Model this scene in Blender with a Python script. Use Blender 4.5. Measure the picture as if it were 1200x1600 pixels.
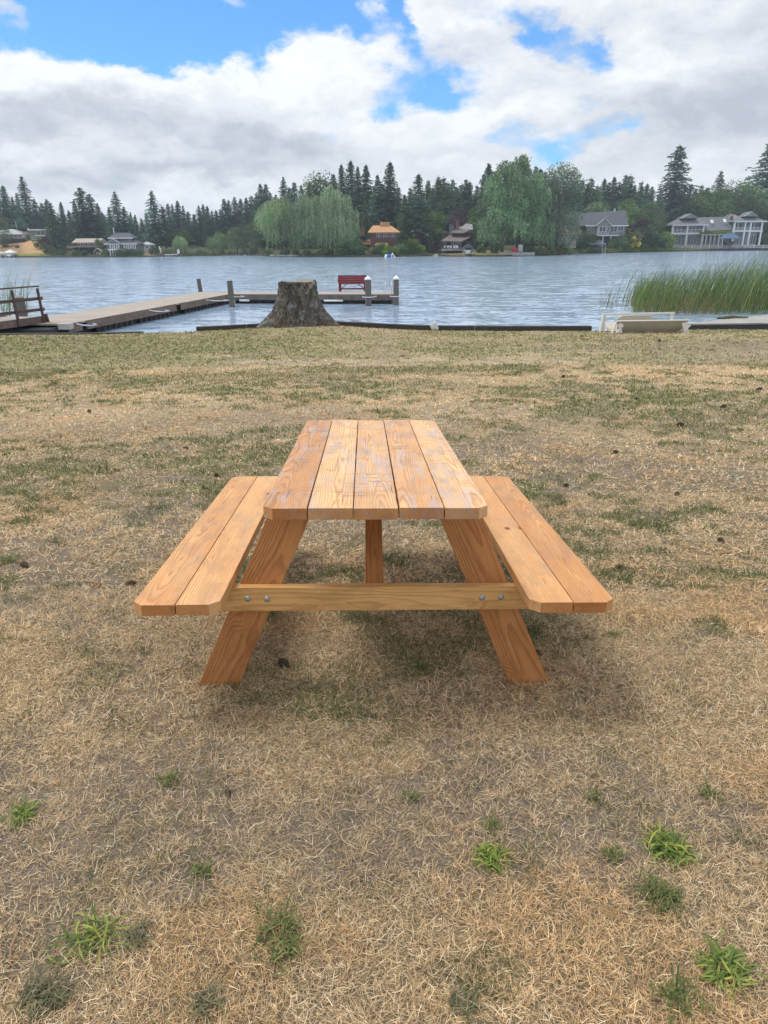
import bpy, bmesh, math, random
import numpy as np
from mathutils import Vector, Matrix, Euler, noise as mnoise
R = math.radians
scene = bpy.context.scene
for o in list(bpy.data.objects): bpy.data.objects.remove(o)
COL = scene.collection

# ------------------------------------------------------------------ camera
F = 1105.0                                # focal length in pixels of the 1200 x 1600 photograph
CAM_H = 1.354
PITCH = math.atan((800 - 386) / F)
ROLL = R(0.5)
cam_d = bpy.data.cameras.new('camera'); cam = bpy.data.objects.new('camera', cam_d); COL.objects.link(cam)
cam_d.sensor_fit = 'VERTICAL'; cam_d.sensor_height = 24.0; cam_d.lens = 24.0 * F / 1600
cam_d.clip_start = 0.05; cam_d.clip_end = 6000
cam.location = (0, 0, CAM_H)
cam.rotation_euler = (Matrix.Rotation(math.pi / 2 - PITCH, 4, 'X') @ Matrix.Rotation(-ROLL, 4, 'Z')).to_euler()
scene.camera = cam
scene.render.resolution_x, scene.render.resolution_y = 768, 1024
CM = (Matrix.Rotation(math.pi / 2 - PITCH, 3, 'X') @ Matrix.Rotation(-ROLL, 3, 'Z'))

def ray(px, py):
    return CM @ Vector(((px - 600) / F, -(py - 800) / F, -1))
def onz(px, py, z):                       # photograph pixel -> point on the level z
    r = ray(px, py); t = (z - CAM_H) / r.z
    return Vector((r.x * t, r.y * t, z))
def aty(px, py, Y):                       # photograph pixel -> point at the distance Y
    r = ray(px, py); t = Y / r.y
    return Vector((r.x * t, Y, CAM_H + r.z * t))

# ------------------------------------------------------------------ light, sky, exposure
SUN_EL, SUN_AZ = R(66), R(-76)            # azimuth measured from +Y towards +X
sun_dir = Vector((math.sin(SUN_AZ) * math.cos(SUN_EL), math.cos(SUN_AZ) * math.cos(SUN_EL), math.sin(SUN_EL)))
sd = bpy.data.lights.new('sun', 'SUN'); sun = bpy.data.objects.new('sun', sd); COL.objects.link(sun)
sd.energy = 1.75; sd.angle = R(18); sd.color = (1.0, 0.95, 0.87)
sun.rotation_euler = sun_dir.to_track_quat('Z', 'Y').to_euler()

class NT:                                 # a little shorthand for node trees
    def __init__(s, tree): s.t = tree; s.n = tree.nodes; s.l = tree.links
    def new(s, typ, **kw):
        n = s.n.new(typ)
        for k, v in kw.items(): setattr(n, k, v)
        return n
    def put(s, sock, v):
        if isinstance(v, bpy.types.NodeSocket): s.l.new(v, sock)
        elif v is not None:
            if hasattr(sock.default_value, '__len__') and not hasattr(v, '__len__'): v = (v,) * len(sock.default_value)
            if hasattr(v, '__len__') and len(sock.default_value) == 4 and len(v) == 3: v = tuple(v) + (1,)
            sock.default_value = v
    def m(s, op, a, b=0.0, c=0.0, clamp=False):
        n = s.new('ShaderNodeMath', operation=op, use_clamp=clamp)
        s.put(n.inputs[0], a); s.put(n.inputs[1], b); s.put(n.inputs[2], c)
        return n.outputs[0]
    def v(s, op, a, b=(0, 0, 0), sc=None):
        n = s.new('ShaderNodeVectorMath', operation=op)
        s.put(n.inputs[0], a)
        if op not in ('LENGTH', 'NORMALIZE', 'SCALE'): s.put(n.inputs[1], b)
        if sc is not None: s.put(n.inputs[3], sc)
        return n.outputs['Value'] if op in ('LENGTH', 'DOT_PRODUCT') else n.outputs[0]
    def noise(s, vec, scale, det=4, rough=0.55, dist=0.0, col=False):
        n = s.new('ShaderNodeTexNoise'); s.put(n.inputs['Vector'], vec)
        n.inputs['Scale'].default_value = scale; n.inputs['Detail'].default_value = det
        n.inputs['Roughness'].default_value = rough; n.inputs['Distortion'].default_value = dist
        return n.outputs['Color'] if col else n.outputs[0]
    def step(s, x, a, b, lo=0.0, hi=1.0):
        n = s.new('ShaderNodeMapRange', interpolation_type='SMOOTHSTEP')
        s.put(n.inputs[0], x); s.put(n.inputs[1], a); s.put(n.inputs[2], b); s.put(n.inputs[3], lo); s.put(n.inputs[4], hi)
        return n.outputs[0]
    def mix(s, f, a, b, mode='MIX'):
        n = s.new('ShaderNodeMix', data_type='RGBA', blend_type=mode)
        s.put(n.inputs[0], f); s.put(n.inputs[6], a); s.put(n.inputs[7], b)
        return n.outputs[2]
    def sep(s, v):
        n = s.new('ShaderNodeSeparateXYZ'); s.put(n.inputs[0], v); return n.outputs
    def comb(s, x, y, z):
        n = s.new('ShaderNodeCombineXYZ'); s.put(n.inputs[0], x); s.put(n.inputs[1], y); s.put(n.inputs[2], z); return n.outputs[0]
    def bump(s, h, strength=0.5, dist=0.01):
        n = s.new('ShaderNodeBump'); s.put(n.inputs['Height'], h)
        n.inputs['Strength'].default_value = strength; n.inputs['Distance'].default_value = dist
        return n.outputs[0]

world = bpy.data.worlds.new('World'); scene.world = world; world.use_nodes = True
w = NT(world.node_tree); w.n.clear()
sky = w.new('ShaderNodeTexSky', sky_type='NISHITA'); sky.sun_disc = False
sky.sun_elevation = SUN_EL; sky.sun_rotation = SUN_AZ; sky.altitude = 100; sky.air_density = 1.0; sky.dust_density = 0.3; sky.ozone_density = 2.5
dirn = w.v('NORMALIZE', w.new('ShaderNodeTexCoord').outputs['Generated'])
dx, dy, dz = w.sep(dirn)[:3]
zc = w.m('ADD', w.m('MAXIMUM', dz, 0.0), 0.10)
flat = w.comb(w.m('DIVIDE', dx, zc), w.m('DIVIDE', dy, zc), 0.0)     # the cloud layer seen as a plane overhead
az = w.m('ARCTAN2', dx, dy); el = w.m('ARCSINE', dz)                 # heading and height of a direction, radians
warp = w.noise(w.comb(w.m('MULTIPLY', az, 3.0), w.m('MULTIPLY', el, 5.0), 0.3), 2.2, 5, 0.6, col=True)
ws = w.sep(w.v('SUBTRACT', warp, (0.5, 0.5, 0.5)))
azw = w.m('ADD', az, w.m('MULTIPLY', ws[0], 0.30)); elw = w.m('ADD', el, w.m('MULTIPLY', ws[1], 0.13))
def azel(px, py):
    r = ray(px, py).normalized(); return math.atan2(r.x, r.y), math.asin(r.z)
def blob(px, py, rx, ry, tilt=0.0, amp=1.0):                         # soft patch of sky, placed by heading and height
    a0, e0 = azel(px, py); ax = rx / F; ex = ry / F
    u = w.m('SUBTRACT', azw, a0); v_ = w.m('SUBTRACT', elw, e0)
    c, s_ = math.cos(tilt), math.sin(tilt)
    u2 = w.m('DIVIDE', w.m('ADD', w.m('MULTIPLY', u, c), w.m('MULTIPLY', v_, s_)), ax)
    v2 = w.m('DIVIDE', w.m('SUBTRACT', w.m('MULTIPLY', v_, c), w.m('MULTIPLY', u, s_)), ex)
    d2 = w.m('ADD', w.m('MULTIPLY', u2, u2), w.m('MULTIPLY', v2, v2))
    return w.m('MULTIPLY', w.m('EXPONENT', w.m('MULTIPLY', d2, -1.0)), amp)
def total(lst):
    t = lst[0]
    for b in lst[1:]: t = w.m('ADD', t, b)
    return t
holes = total([blob(110, 15, 190, 62, 0.02, 1.15), blob(330, 40, 220, 52, 0.05, 1.3), blob(470, 18, 110, 38, 0, .85), blob(250, 70, 80, 24, 0, .4), blob(130, 98, 50, 22, 0, .62),
               blob(665, 112, 60, 28, -0.5, .56), blob(710, 150, 60, 18, 0, .62), blob(600, 40, 26, 40, 0.3, .6),
               blob(850, 55, 60, 26, -0.5, .50), blob(892, 88, 42, 22, 0, .42), blob(935, 190, 48, 22, 0, .66), blob(850, 222, 80, 15, 0, .6), blob(970, 222, 30, 14, 0, .5), blob(770, 240, 40, 10, 0, .5)])
puffs = total([blob(15, 5, 38, 24, 0, .95), blob(395, 10, 80, 18, -.1, .95), blob(540, 18, 34, 16, 0, .5), blob(45, 130, 90, 45, 0, .8), blob(130, 78, 60, 12, .1, .5),
               blob(320, 125, 190, 45, .08, .6), blob(640, 60, 60, 40, 0, .3)])
cover_n = w.noise(w.comb(w.m('MULTIPLY', az, 1.0), w.m('MULTIPLY', el, 1.7), 2.0), 6.0, 10, 0.60)
gen_n = w.noise(flat, 0.9, 6, 0.6)
front = w.step(dy, 0.0, 0.35)
base_c = w.m('ADD', w.m('MULTIPLY', front, 0.92), w.m('MULTIPLY', w.m('SUBTRACT', 1.0, front), w.m('MULTIPLY_ADD', gen_n, 2.6, -0.55)))
dens = w.m('ADD', w.m('SUBTRACT', w.m('ADD', base_c, puffs), holes), w.m('MULTIPLY', w.m('SUBTRACT', cover_n, 0.5), 2.6))
cover = w.step(dens, 0.05, 0.72)
# light and shade of the clouds themselves (thick bases are greyer)
sh_n = w.noise(w.comb(w.m('MULTIPLY', azw, 1.0), w.m('MULTIPLY', elw, 3.0), 5.0), 5.5, 8, 0.58)
sh_f = w.noise(w.comb(w.m('MULTIPLY', az, 1.0), w.m('MULTIPLY', el, 1.8), 9.0), 22.0, 6, 0.6)
dark = total([blob(80, 192, 120, 26, 0, .42), blob(430, 222, 130, 24, 0, .34), blob(90, 262, 200, 14, 0, .3), blob(560, 95, 40, 30, 0, .1), blob(660, 80, 90, 22, 0, .22),
              blob(1090, 175, 170, 36, .05, .42), blob(1150, 70, 110, 40, 0, .22), blob(700, 235, 70, 12, 0, .25), blob(880, 100, 60, 22, 0, .15), blob(300, 262, 160, 12, 0, .22)])
lit = total([blob(230, 110, 160, 40, .1, .32), blob(460, 95, 120, 50, 0, .3), blob(40, 120, 70, 24, 0, .35), blob(640, 40, 120, 35, 0, .15), blob(960, 120, 160, 36, 0, .28),
             blob(760, 190, 110, 22, 0, .28), blob(200, 232, 200, 12, 0, .18), blob(600, 185, 160, 30, 0, .12), blob(1150, 215, 120, 20, 0, .2), blob(350, 300, 400, 16, 0, .08)])
val = w.m('ADD', w.m('SUBTRACT', w.m('ADD', 0.64, lit), w.m('MULTIPLY', dark, 1.3)), w.m('ADD', w.m('MULTIPLY', w.m('SUBTRACT', sh_n, 0.5), 1.7), w.m('MULTIPLY', w.m('SUBTRACT', sh_f, 0.5), 0.9)), clamp=True)
ccol = w.mix(val, (4.5, 4.85, 5.5), (8.5, 8.65, 8.8))
blue = w.mix(1.0, sky.outputs[0], (0.42, 0.74, 1.02), 'MULTIPLY')
blue = w.v('SCALE', blue, sc=1.5)
bg = w.new('ShaderNodeBackground'); bg.inputs[1].default_value = 0.1
w.put(bg.inputs[0], w.mix(w.m('MULTIPLY', cover, 0.97), blue, ccol))
wo = w.new('ShaderNodeOutputWorld'); w.l.new(bg.outputs[0], wo.inputs[0])
world.cycles.sampling_method = 'MANUAL'; world.cycles.sample_map_resolution = 512

scene.view_settings.view_transform = 'Standard'; scene.view_settings.look = 'None'
scene.view_settings.exposure = 0.32; scene.view_settings.gamma = 1.0
scene.cycles.max_bounces = 6; scene.cycles.diffuse_bounces = 3; scene.cycles.glossy_bounces = 3; scene.cycles.transmission_bounces = 3
scene.cycles.volume_bounces = 0; scene.cycles.use_denoising = True; scene.cycles.transparent_max_bounces = 6
scene.render.use_persistent_data = False

# ------------------------------------------------------------------ helpers
def tag(o, label=None, cat=None, group=None, kind=None):
    if label: o['label'] = label
    if cat: o['category'] = cat
    if group: o['group'] = group
    if kind: o['kind'] = kind
    return o
def empty(name, loc, rot=(0, 0, 0), label=None, cat=None, group=None):
    o = bpy.data.objects.new(name, None); COL.objects.link(o); o.location = loc; o.rotation_euler = rot
    o.empty_display_size = 0.2
    return tag(o, label, cat, group)
def copy_tree(o, parent=None):
    c = o.copy(); COL.objects.link(c); c.parent = parent
    for ch in o.children: copy_tree(ch, c)
    return c

class MB:                                 # collects solids, builds ONE mesh object
    def __init__(s): s.v = []; s.f = []
    def add(s, vs, fs):
        b = len(s.v); s.v += [tuple(v) for v in vs]; s.f += [tuple(i + b for i in f) for f in fs]; return s
    def box(s, x0, x1, y0, y1, z0, z1, M=None):
        vs = [Vector(p) for p in ((x0, y0, z0), (x1, y0, z0), (x1, y1, z0), (x0, y1, z0), (x0, y0, z1), (x1, y0, z1), (x1, y1, z1), (x0, y1, z1))]
        if M is not None: vs = [M @ v for v in vs]
        return s.add(vs, [(0, 3, 2, 1), (4, 5, 6, 7), (0, 1, 5, 4), (1, 2, 6, 5), (2, 3, 7, 6), (3, 0, 4, 7)])
    def bar(s, a, b, wd, th=None, up=(0, 0, 1)):       # rectangular bar from a to b
        a, b = Vector(a), Vector(b); th = th or wd; d = (b - a).normalized()
        sx = d.cross(Vector(up))
        if sx.length < 1e-4: sx = d.cross(Vector((1, 0, 0)))
        sx.normalize(); sy = sx.cross(d).normalized()
        q = [a - sx * wd / 2 - sy * th / 2, a + sx * wd / 2 - sy * th / 2, a + sx * wd / 2 + sy * th / 2, a - sx * wd / 2 + sy * th / 2]
        q += [v + (b - a) for v in q]
        return s.add(q, [(0, 3, 2, 1), (4, 5, 6, 7), (0, 1, 5, 4), (1, 2, 6, 5), (2, 3, 7, 6), (3, 0, 4, 7)])
    def tube(s, pts, rad, n=8, cap=True):
        pts = [Vector(p) for p in pts]; rs = rad if hasattr(rad, '__len__') else [rad] * len(pts); rings = []
        for i, p in enumerate(pts):
            d = (pts[min(i + 1, len(pts) - 1)] - pts[max(i - 1, 0)]).normalized()
            a = d.cross(Vector((0, 0, 1)));
            if a.length < 1e-3: a = Vector((1, 0, 0))
            a.normalize(); b = d.cross(a)
            rings.append([p + (a * math.cos(2 * math.pi * k / n) + b * math.sin(2 * math.pi * k / n)) * rs[i] for k in range(n)])
        vs = [v for r in rings for v in r]; fs = []
        for i in range(len(pts) - 1):
            for k in range(n): fs.append((i * n + k, i * n + (k + 1) % n, (i + 1) * n + (k + 1) % n, (i + 1) * n + k))
        if cap: fs += [tuple(range(n))[::-1], tuple((len(pts) - 1) * n + k for k in range(n))]
        return s.add(vs, fs)
    def prism(s, poly, z0, z1):                        # poly of (x, y), counter-clockwise
        n = len(poly)
        vs = [(x, y, z0) for x, y in poly] + [(x, y, z1) for x, y in poly]
        return s.add(vs, [tuple(range(n))[::-1], tuple(range(n, 2 * n))] + [(k, (k + 1) % n, n + (k + 1) % n, n + k) for k in range(n)])
    def slab(s, a, b, c, d, th):                       # a quad given thickness downwards
        q = [Vector(p) for p in (a, b, c, d)]; nr = (q[1] - q[0]).cross(q[3] - q[0]).normalized()
        if nr.z < 0: nr = -nr
        lo = [p - nr * th for p in q]
        return s.add(q + lo, [(0, 1, 2, 3), (7, 6, 5, 4), (0, 4, 5, 1), (1, 5, 6, 2), (2, 6, 7, 3), (3, 7, 4, 0)])
    def build(s, name, mat, parent=None, bevel=0.0, smooth=False, **kw):
        me = bpy.data.meshes.new(name); me.from_pydata(s.v, [], s.f)
        bm = bmesh.new(); bm.from_mesh(me); bmesh.ops.recalc_face_normals(bm, faces=bm.faces)
        if bevel: bmesh.ops.bevel(bm, geom=bm.edges[:], offset=bevel, segments=2, affect='EDGES', profile=0.6)
        bm.to_mesh(me); bm.free()
        if smooth: me.shade_smooth()
        me.materials.append(mat)
        o = bpy.data.objects.new(name, me); COL.objects.link(o); o.parent = parent
        if kw: tag(o, kw.get('label'), kw.get('cat'), kw.get('group'), kw.get('kind'))
        return o

def raw_mesh(name, V, tris=None, quads=None, col=None, mat=None, parent=None, smooth=False):   # big meshes from numpy arrays
    me = bpy.data.meshes.new(name)
    nt = 0 if tris is None else len(tris); nq = 0 if quads is None else len(quads)
    loops = np.concatenate([a.ravel() for a in (quads, tris) if a is not None]).astype(np.int32)
    starts = np.concatenate([np.arange(nq) * 4, nq * 4 + np.arange(nt) * 3]).astype(np.int32)
    me.vertices.add(len(V)); me.vertices.foreach_set('co', V.astype(np.float32).ravel())
    me.loops.add(len(loops)); me.loops.foreach_set('vertex_index', loops)
    me.polygons.add(nt + nq); me.polygons.foreach_set('loop_start', starts)
    me.update(calc_edges=True)
    if col is not None:
        a = me.color_attributes.new('col', 'FLOAT_COLOR', 'POINT')
        c = np.ones((len(V), 4), np.float32); c[:, :3] = col; a.data.foreach_set('color', c.ravel())
    if smooth: me.shade_smooth()
    if mat: me.materials.append(mat)
    o = bpy.data.objects.new(name, me); COL.objects.link(o); o.parent = parent
    return o

_rs = np.random.RandomState(7); _perm = _rs.rand(256, 256)
def vnoise(x, y):                          # tiling value noise
    xi = np.floor(x).astype(int); yi = np.floor(y).astype(int); fx = x - xi; fy = y - yi
    fx = fx * fx * (3 - 2 * fx); fy = fy * fy * (3 - 2 * fy)
    a = _perm[xi % 256, yi % 256]; b = _perm[(xi + 1) % 256, yi % 256]; c = _perm[xi % 256, (yi + 1) % 256]; d = _perm[(xi + 1) % 256, (yi + 1) % 256]
    return (a * (1 - fx) + b * fx) * (1 - fy) + (c * (1 - fx) + d * fx) * fy
def fbm(x, y, o=4, g=0.5):
    t = 0; a = 1; n = 0
    for k in range(o): t = t + a * vnoise(x * 2 ** k + 17.3 * k, y * 2 ** k + 5.1 * k); n += a; a *= g
    return t / n
def sm(x, a, b):
    t = np.clip((x - a) / (b - a), 0, 1); return t * t * (3 - 2 * t)

# ------------------------------------------------------------------ materials
def new_mat(name):
    m = bpy.data.materials.new(name); m.use_nodes = True; t = NT(m.node_tree)
    return m, t, t.n['Principled BSDF']
def pbr(name, col, rough=0.6, var=0.25, scale=4.0, bump=0.0, bscale=40.0, metal=0.0, spec=0.4, streak=None):
    m, t, p = new_mat(name)
    co = t.new('ShaderNodeTexCoord').outputs['Object']
    if streak: co = t.v('MULTIPLY', co, streak)
    n = t.noise(co, scale, 5, 0.65)
    f = t.m('MULTIPLY_ADD', t.m('SUBTRACT', n, 0.5), var * 2.6, 1.0)
    t.put(p.inputs['Base Color'], t.v('SCALE', col, sc=f))
    p.inputs['Roughness'].default_value = rough; p.inputs['Metallic'].default_value = metal
    p.inputs['Specular IOR Level'].default_value = spec
    if bump: t.put(p.inputs['Normal'], t.bump(t.noise(co, bscale, 4, 0.6), bump, 0.01))
    return m

def wood(name, light, dark, ring=0.0075, stain=0.0, rough=0.46, pale=(0.62, 0.36, 0.15), contrast=1.0, endy=False):
    m, t, p = new_mat(name)
    at = t.new('ShaderNodeAttribute', attribute_name='wc'); wc = at.outputs['Vector']
    tn = t.new('ShaderNodeAttribute', attribute_name='tone'); tone = tn.outputs['Fac']
    big = t.noise(t.v('MULTIPLY', wc, (1.3, 6, 6)), 1.0, 2, 0.45, col=True)
    wc2 = t.v('ADD', wc, t.v('MULTIPLY', t.v('SUBTRACT', big, (0.5, 0.5, 0.5)), (0.0, 0.045, 0.035)))
    fine = t.noise(t.v('MULTIPLY', wc, (9, 50, 50)), 1.0, 2, 0.5, col=True)
    wc2 = t.v('ADD', wc2, t.v('MULTIPLY', t.v('SUBTRACT', fine, (0.5, 0.5, 0.5)), (0.0, 0.003, 0.003)))
    # knots: a few cells, each pulling the rings round itself
    vor = t.new('ShaderNodeTexVoronoi', feature='F1'); t.put(vor.inputs['Vector'], t.v('MULTIPLY', wc, (4.2, 7.0, 7.0))); vor.inputs['Scale'].default_value = 1.0
    kd = vor.outputs['Distance']; kc = t.sep(vor.outputs['Color'])
    has = t.m('GREATER_THAN', kc[0], 0.62)
    kbig = t.m('MULTIPLY', t.step(kd, 0.42, 0.0), has); kdark = t.m('MULTIPLY', t.step(kd, 0.085, 0.045), has); krim = t.m('MULTIPLY', t.step(kd, 0.15, 0.07), has)
    s = t.sep(wc2); r = t.m('SQRT', t.m('ADD', t.m('MULTIPLY', s[1], s[1]), t.m('MULTIPLY', s[2], s[2])))
    r = t.m('ADD', r, t.m('MULTIPLY', kbig, 0.024))
    q = t.m('DIVIDE', r, ring); fr = t.m('FRACT', q)
    ringv = t.m('MULTIPLY', t.step(fr, 0.35, 0.9), t.step(fr, 1.0, 0.94))
    amp = t.noise(t.comb(t.m('FLOOR', q), 0.0, 0.0), 1.7, 1, 0.5)
    ringv = t.m('MULTIPLY', ringv, t.m('MULTIPLY_ADD', amp, 1.3, 0.15), clamp=True)
    fib = t.noise(t.v('MULTIPLY', wc, (6, 260, 260)), 1.0, 3, 0.6)
    patch = t.noise(t.v('MULTIPLY', wc, (2.2, 9, 9)), 1.3, 4, 0.6)
    c = t.mix(t.step(t.m('ADD', t.m('MULTIPLY', patch, 0.7), t.m('MULTIPLY', tone, 0.5)), 0.35, 0.85), light, pale)
    c = t.mix(t.m('MULTIPLY', ringv, 0.62 * contrast), c, dark)
    c = t.v('SCALE', c, sc=t.m('MULTIPLY_ADD', t.m('SUBTRACT', fib, 0.5), 0.55, 1.0))
    if stain:
        geo = t.new('ShaderNodeNewGeometry').outputs['Position']
        sn = t.m('ADD', t.m('MULTIPLY', t.noise(t.v('MULTIPLY', wc, (3.0, 34, 34)), 1.0, 5, 0.68), .55), t.m('MULTIPLY', t.noise(t.v('MULTIPLY', geo, (5.5, 3.2, 1)), 1.3, 5, 0.68), .45))
        sm_ = t.m('MULTIPLY', t.m('MULTIPLY', t.step(sn, 0.48, 0.60), t.m('SUBTRACT', 1.0, t.m('MULTIPLY', ringv, 0.9))), stain)
        c = t.mix(sm_, c, (0.56, 0.46, 0.42))  # weathered stain; its cool tone also paints in the bluish wet sheen
        mk = t.noise(t.v('MULTIPLY', geo, (9, 60, 1)), 1.0, 4, 0.75)     # scratches and dark weathered checks across the boards
        mk2 = t.noise(geo, 3.1, 3, 0.6)
        c = t.mix(t.m('MULTIPLY', t.m('MULTIPLY', t.step(mk, 0.57, 0.64), t.step(mk2, 0.50, 0.56)), 0.75 * stain), c, (0.10, 0.085, 0.10))
    if endy:
        ny = t.m('ABSOLUTE', t.sep(t.new('ShaderNodeTexCoord').outputs['Normal'])[1])
        c = t.mix(t.step(ny, .75, .95), c, t.v('MULTIPLY', c, (.74, .62, .50)))
    chk = t.noise(t.v('MULTIPLY', wc, (3.5, 170, 170)), 1.0, 2, 0.6)
    c = t.mix(t.m('MULTIPLY', t.step(chk, 0.705, 0.745), 0.8), c, (0.11, 0.045, 0.02))
    c = t.mix(krim, c, (0.30, 0.11, 0.035)); c = t.mix(kdark, c, (0.035, 0.02, 0.012))
    dirt = t.noise(t.v('MULTIPLY', wc, (5, 14, 14)), 1.0, 5, .7)
    c = t.v('SCALE', c, sc=t.step(dirt, .36, .56, .86, 1.03)); tm = t.m('MULTIPLY_ADD', tone, .22, .88); c = t.v('SCALE', c, sc=tm)
    t.put(p.inputs['Base Color'], c)
    t.put(p.inputs['Roughness'], t.step(dirt, .3, .7, rough - .12, rough + .18)); p.inputs['Specular IOR Level'].default_value = 0.35
    h = t.m('ADD', t.m('MULTIPLY', ringv, 0.8), t.m('MULTIPLY', fib, 0.6))
    h = t.m('SUBTRACT', h, t.m('MULTIPLY', t.step(chk, 0.705, 0.745), 1.5))
    t.put(p.inputs['Normal'], t.bump(h, 0.55, 0.0012))
    return m
W_TOP = wood('fir_top', (0.70, 0.35, 0.145), (0.44, 0.17, 0.06), 0.0040, 0.9, pale=(0.82, 0.53, 0.27), endy=True)
W_SEAT = wood('fir_seat', (0.68, 0.325, 0.12), (0.44, 0.18, 0.06), 0.0038, 0.14, pale=(0.80, 0.47, 0.21), endy=True)
W_LEG = wood('fir_leg', (0.57, 0.25, 0.088), (0.32, 0.115, 0.038), 0.0036, 0.0, pale=(0.68, 0.34, 0.12), contrast=1.2)
W_BEAM = wood('fir_beam', (0.66, 0.36, 0.13), (0.40, 0.19, 0.06), 0.0036, 0.0, pale=(0.70, 0.42, 0.16))
STEEL = pbr('galvanised_steel', (0.42, 0.44, 0.45), 0.45, 0.3, 60, metal=0.6)

# ------------------------------------------------------------------ lawn
EDGE_PX = [(-700, 526), (-300, 523), (0, 521), (100, 520.5), (225, 518), (300, 516), (420, 513), (520, 512), (600, 513), (650, 514), (800, 515), (930, 514.5), (1070, 513.5), (1200, 513), (1500, 512), (2000, 511)]
EDGE = [onz(x, y, -0.93) for x, y in EDGE_PX]
ex = np.array([p.x for p in EDGE]); ey = np.array([p.y for p in EDGE])
STUMP = aty(467, 506, 21.4); SX, SY = STUMP.x, STUMP.y
def edge_y(x): return np.interp(x, ex, ey)
def gz(x, y):                              # height of the lawn
    x = np.asarray(x, float); y = np.asarray(y, float)
    yy = np.maximum(y, -6)
    s = -0.0801 * np.minimum(yy, 4.5)
    a = np.clip(yy, 4.5, 13) - 4.5
    s = s - (0.0801 * a - (0.0801 - 0.02) * a * a / 17.0) - 0.02 * np.maximum(yy - 13, 0)
    s = s - 0.013 * x * (1 - sm(y, 5, 12)) * (1 - sm(np.abs(x), 2.5, 5))
    s = s + 0.22 * np.exp(-(((x - SX - .2) / 2.1) ** 2 + ((y - SY + .6) / 1.5) ** 2))
    u = 0.05 * (fbm(x * 0.35 + 3, y * 0.35) - 0.5) * sm(y, 5, 9)
    return s - 0.022 + u + 0.012 * (fbm(x * 2.2, y * 2.2 + 9, 3) - 0.5)
def gz1(x, y): return float(gz(np.array([x]), np.array([y]))[0])
def on_lawn(px, py):
    z = -0.3
    for _ in range(12): p = onz(px, py, z); z = gz1(p.x, p.y)
    return Vector((p.x, p.y, z))
def green_mask(x, y):                      # where living grass grows
    n = fbm(x * 1.9 + 40, y * 1.9 + 3, 4, 0.65); n2 = fbm(x * 0.22 + 11, y * 0.22 + 70, 3)
    n = n * .5 + .5 * fbm(x * 5.5 + 7, y * 5.5 + 31, 3, .6)
    g = sm(n * 0.62 + n2 * 0.38 + 0.035 * sm(y, 2.6, 5) + 0.03 * sm(y, 9, 15) + 0.03 * sm(-x, 0.5, 3) * sm(y, 3, 4), 0.53, 0.62)
    g = np.maximum(g, 0.75 * sm(fbm(x * .5, y * 1.2 + 31, 3), .42, .6) * sm(y, 10, 14) * (1 - .7 * sm(x, 5, 9)))
    g = g * (.35 + .65 * sm(y, 1.9, 3.2))
    under = np.exp(-(((x - .15) / .75) ** 2 + ((y - 2.75) / .75) ** 2))     # greener in the shelter of the table
    return np.clip(g + 0.55 * under * sm(fbm(x * 4, y * 4, 3), .42, .62), 0, 1)
def dirt_mask(x, y):                       # bare patches
    n = fbm(x * 1.3 + 90, y * 1.3 + 50, 5, 0.68)
    d = sm(n, 0.50, 0.62) * (1 - .55 * sm(y, 6, 10))
    grey = np.exp(-(((x - 9.5) / 3.5) ** 2 + ((y - 16.5) / 1.6) ** 2))
    return np.clip(d + grey, 0, 1)
ny_, nx_ = 420, 260
tt = np.linspace(0, 1, ny_) ** 1.6; ss = np.linspace(-1, 1, nx_); ss = np.sign(ss) * np.abs(ss) ** 1.5 * 22
Xg = np.repeat(ss[None, :], ny_, 0); Yg = -5 + tt[:, None] * (edge_y(ss)[None, :] + 5)
Zg = gz(Xg, Yg)
V = np.stack([Xg, Yg, Zg], -1).reshape(-1, 3)
idx = np.arange(ny_ * nx_).reshape(ny_, nx_)
Q = np.stack([idx[:-1, :-1], idx[:-1, 1:], idx[1:, 1:], idx[1:, :-1]], -1).reshape(-1, 4)
gm = green_mask(V[:, 0], V[:, 1])[:, None]; dm = dirt_mask(V[:, 0], V[:, 1])[:, None]
wv = fbm(V[:, 0] * .6, V[:, 1] * .6 + 20, 4)[:, None]
straw = np.array([0.49, 0.40, 0.275]) * (0.85 + 0.3 * wv); gcol = np.array([0.235, 0.225, 0.10]); soil = np.array([0.225, 0.185, 0.145])
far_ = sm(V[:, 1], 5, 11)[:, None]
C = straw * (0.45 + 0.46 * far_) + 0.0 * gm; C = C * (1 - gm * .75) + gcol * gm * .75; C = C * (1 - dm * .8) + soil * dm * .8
ol = (.38 * sm(V[:, 1], 13, 19) * (.5 + .8 * sm(fbm(V[:, 0] * .4, V[:, 1] * .9 + 3, 3), .35, .6)) * (1 - .8 * dm[:, 0]))[:, None]; C = C * (1 - ol) + np.array([.27, .25, .12]) * ol
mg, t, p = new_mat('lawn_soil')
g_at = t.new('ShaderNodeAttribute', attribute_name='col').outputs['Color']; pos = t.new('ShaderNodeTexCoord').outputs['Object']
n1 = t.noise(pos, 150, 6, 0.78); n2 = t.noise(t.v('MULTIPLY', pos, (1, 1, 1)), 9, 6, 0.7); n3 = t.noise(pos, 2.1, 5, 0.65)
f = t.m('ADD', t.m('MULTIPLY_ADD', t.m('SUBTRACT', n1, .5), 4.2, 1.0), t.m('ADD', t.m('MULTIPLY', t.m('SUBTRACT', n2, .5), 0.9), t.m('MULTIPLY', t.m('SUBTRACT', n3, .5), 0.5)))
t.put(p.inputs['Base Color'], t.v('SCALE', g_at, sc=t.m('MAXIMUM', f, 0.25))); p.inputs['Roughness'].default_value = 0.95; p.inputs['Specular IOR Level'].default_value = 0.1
t.put(p.inputs['Normal'], t.bump(t.m('ADD', n1, t.m('MULTIPLY', n2, 2.0)), 0.8, 0.012))
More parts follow.
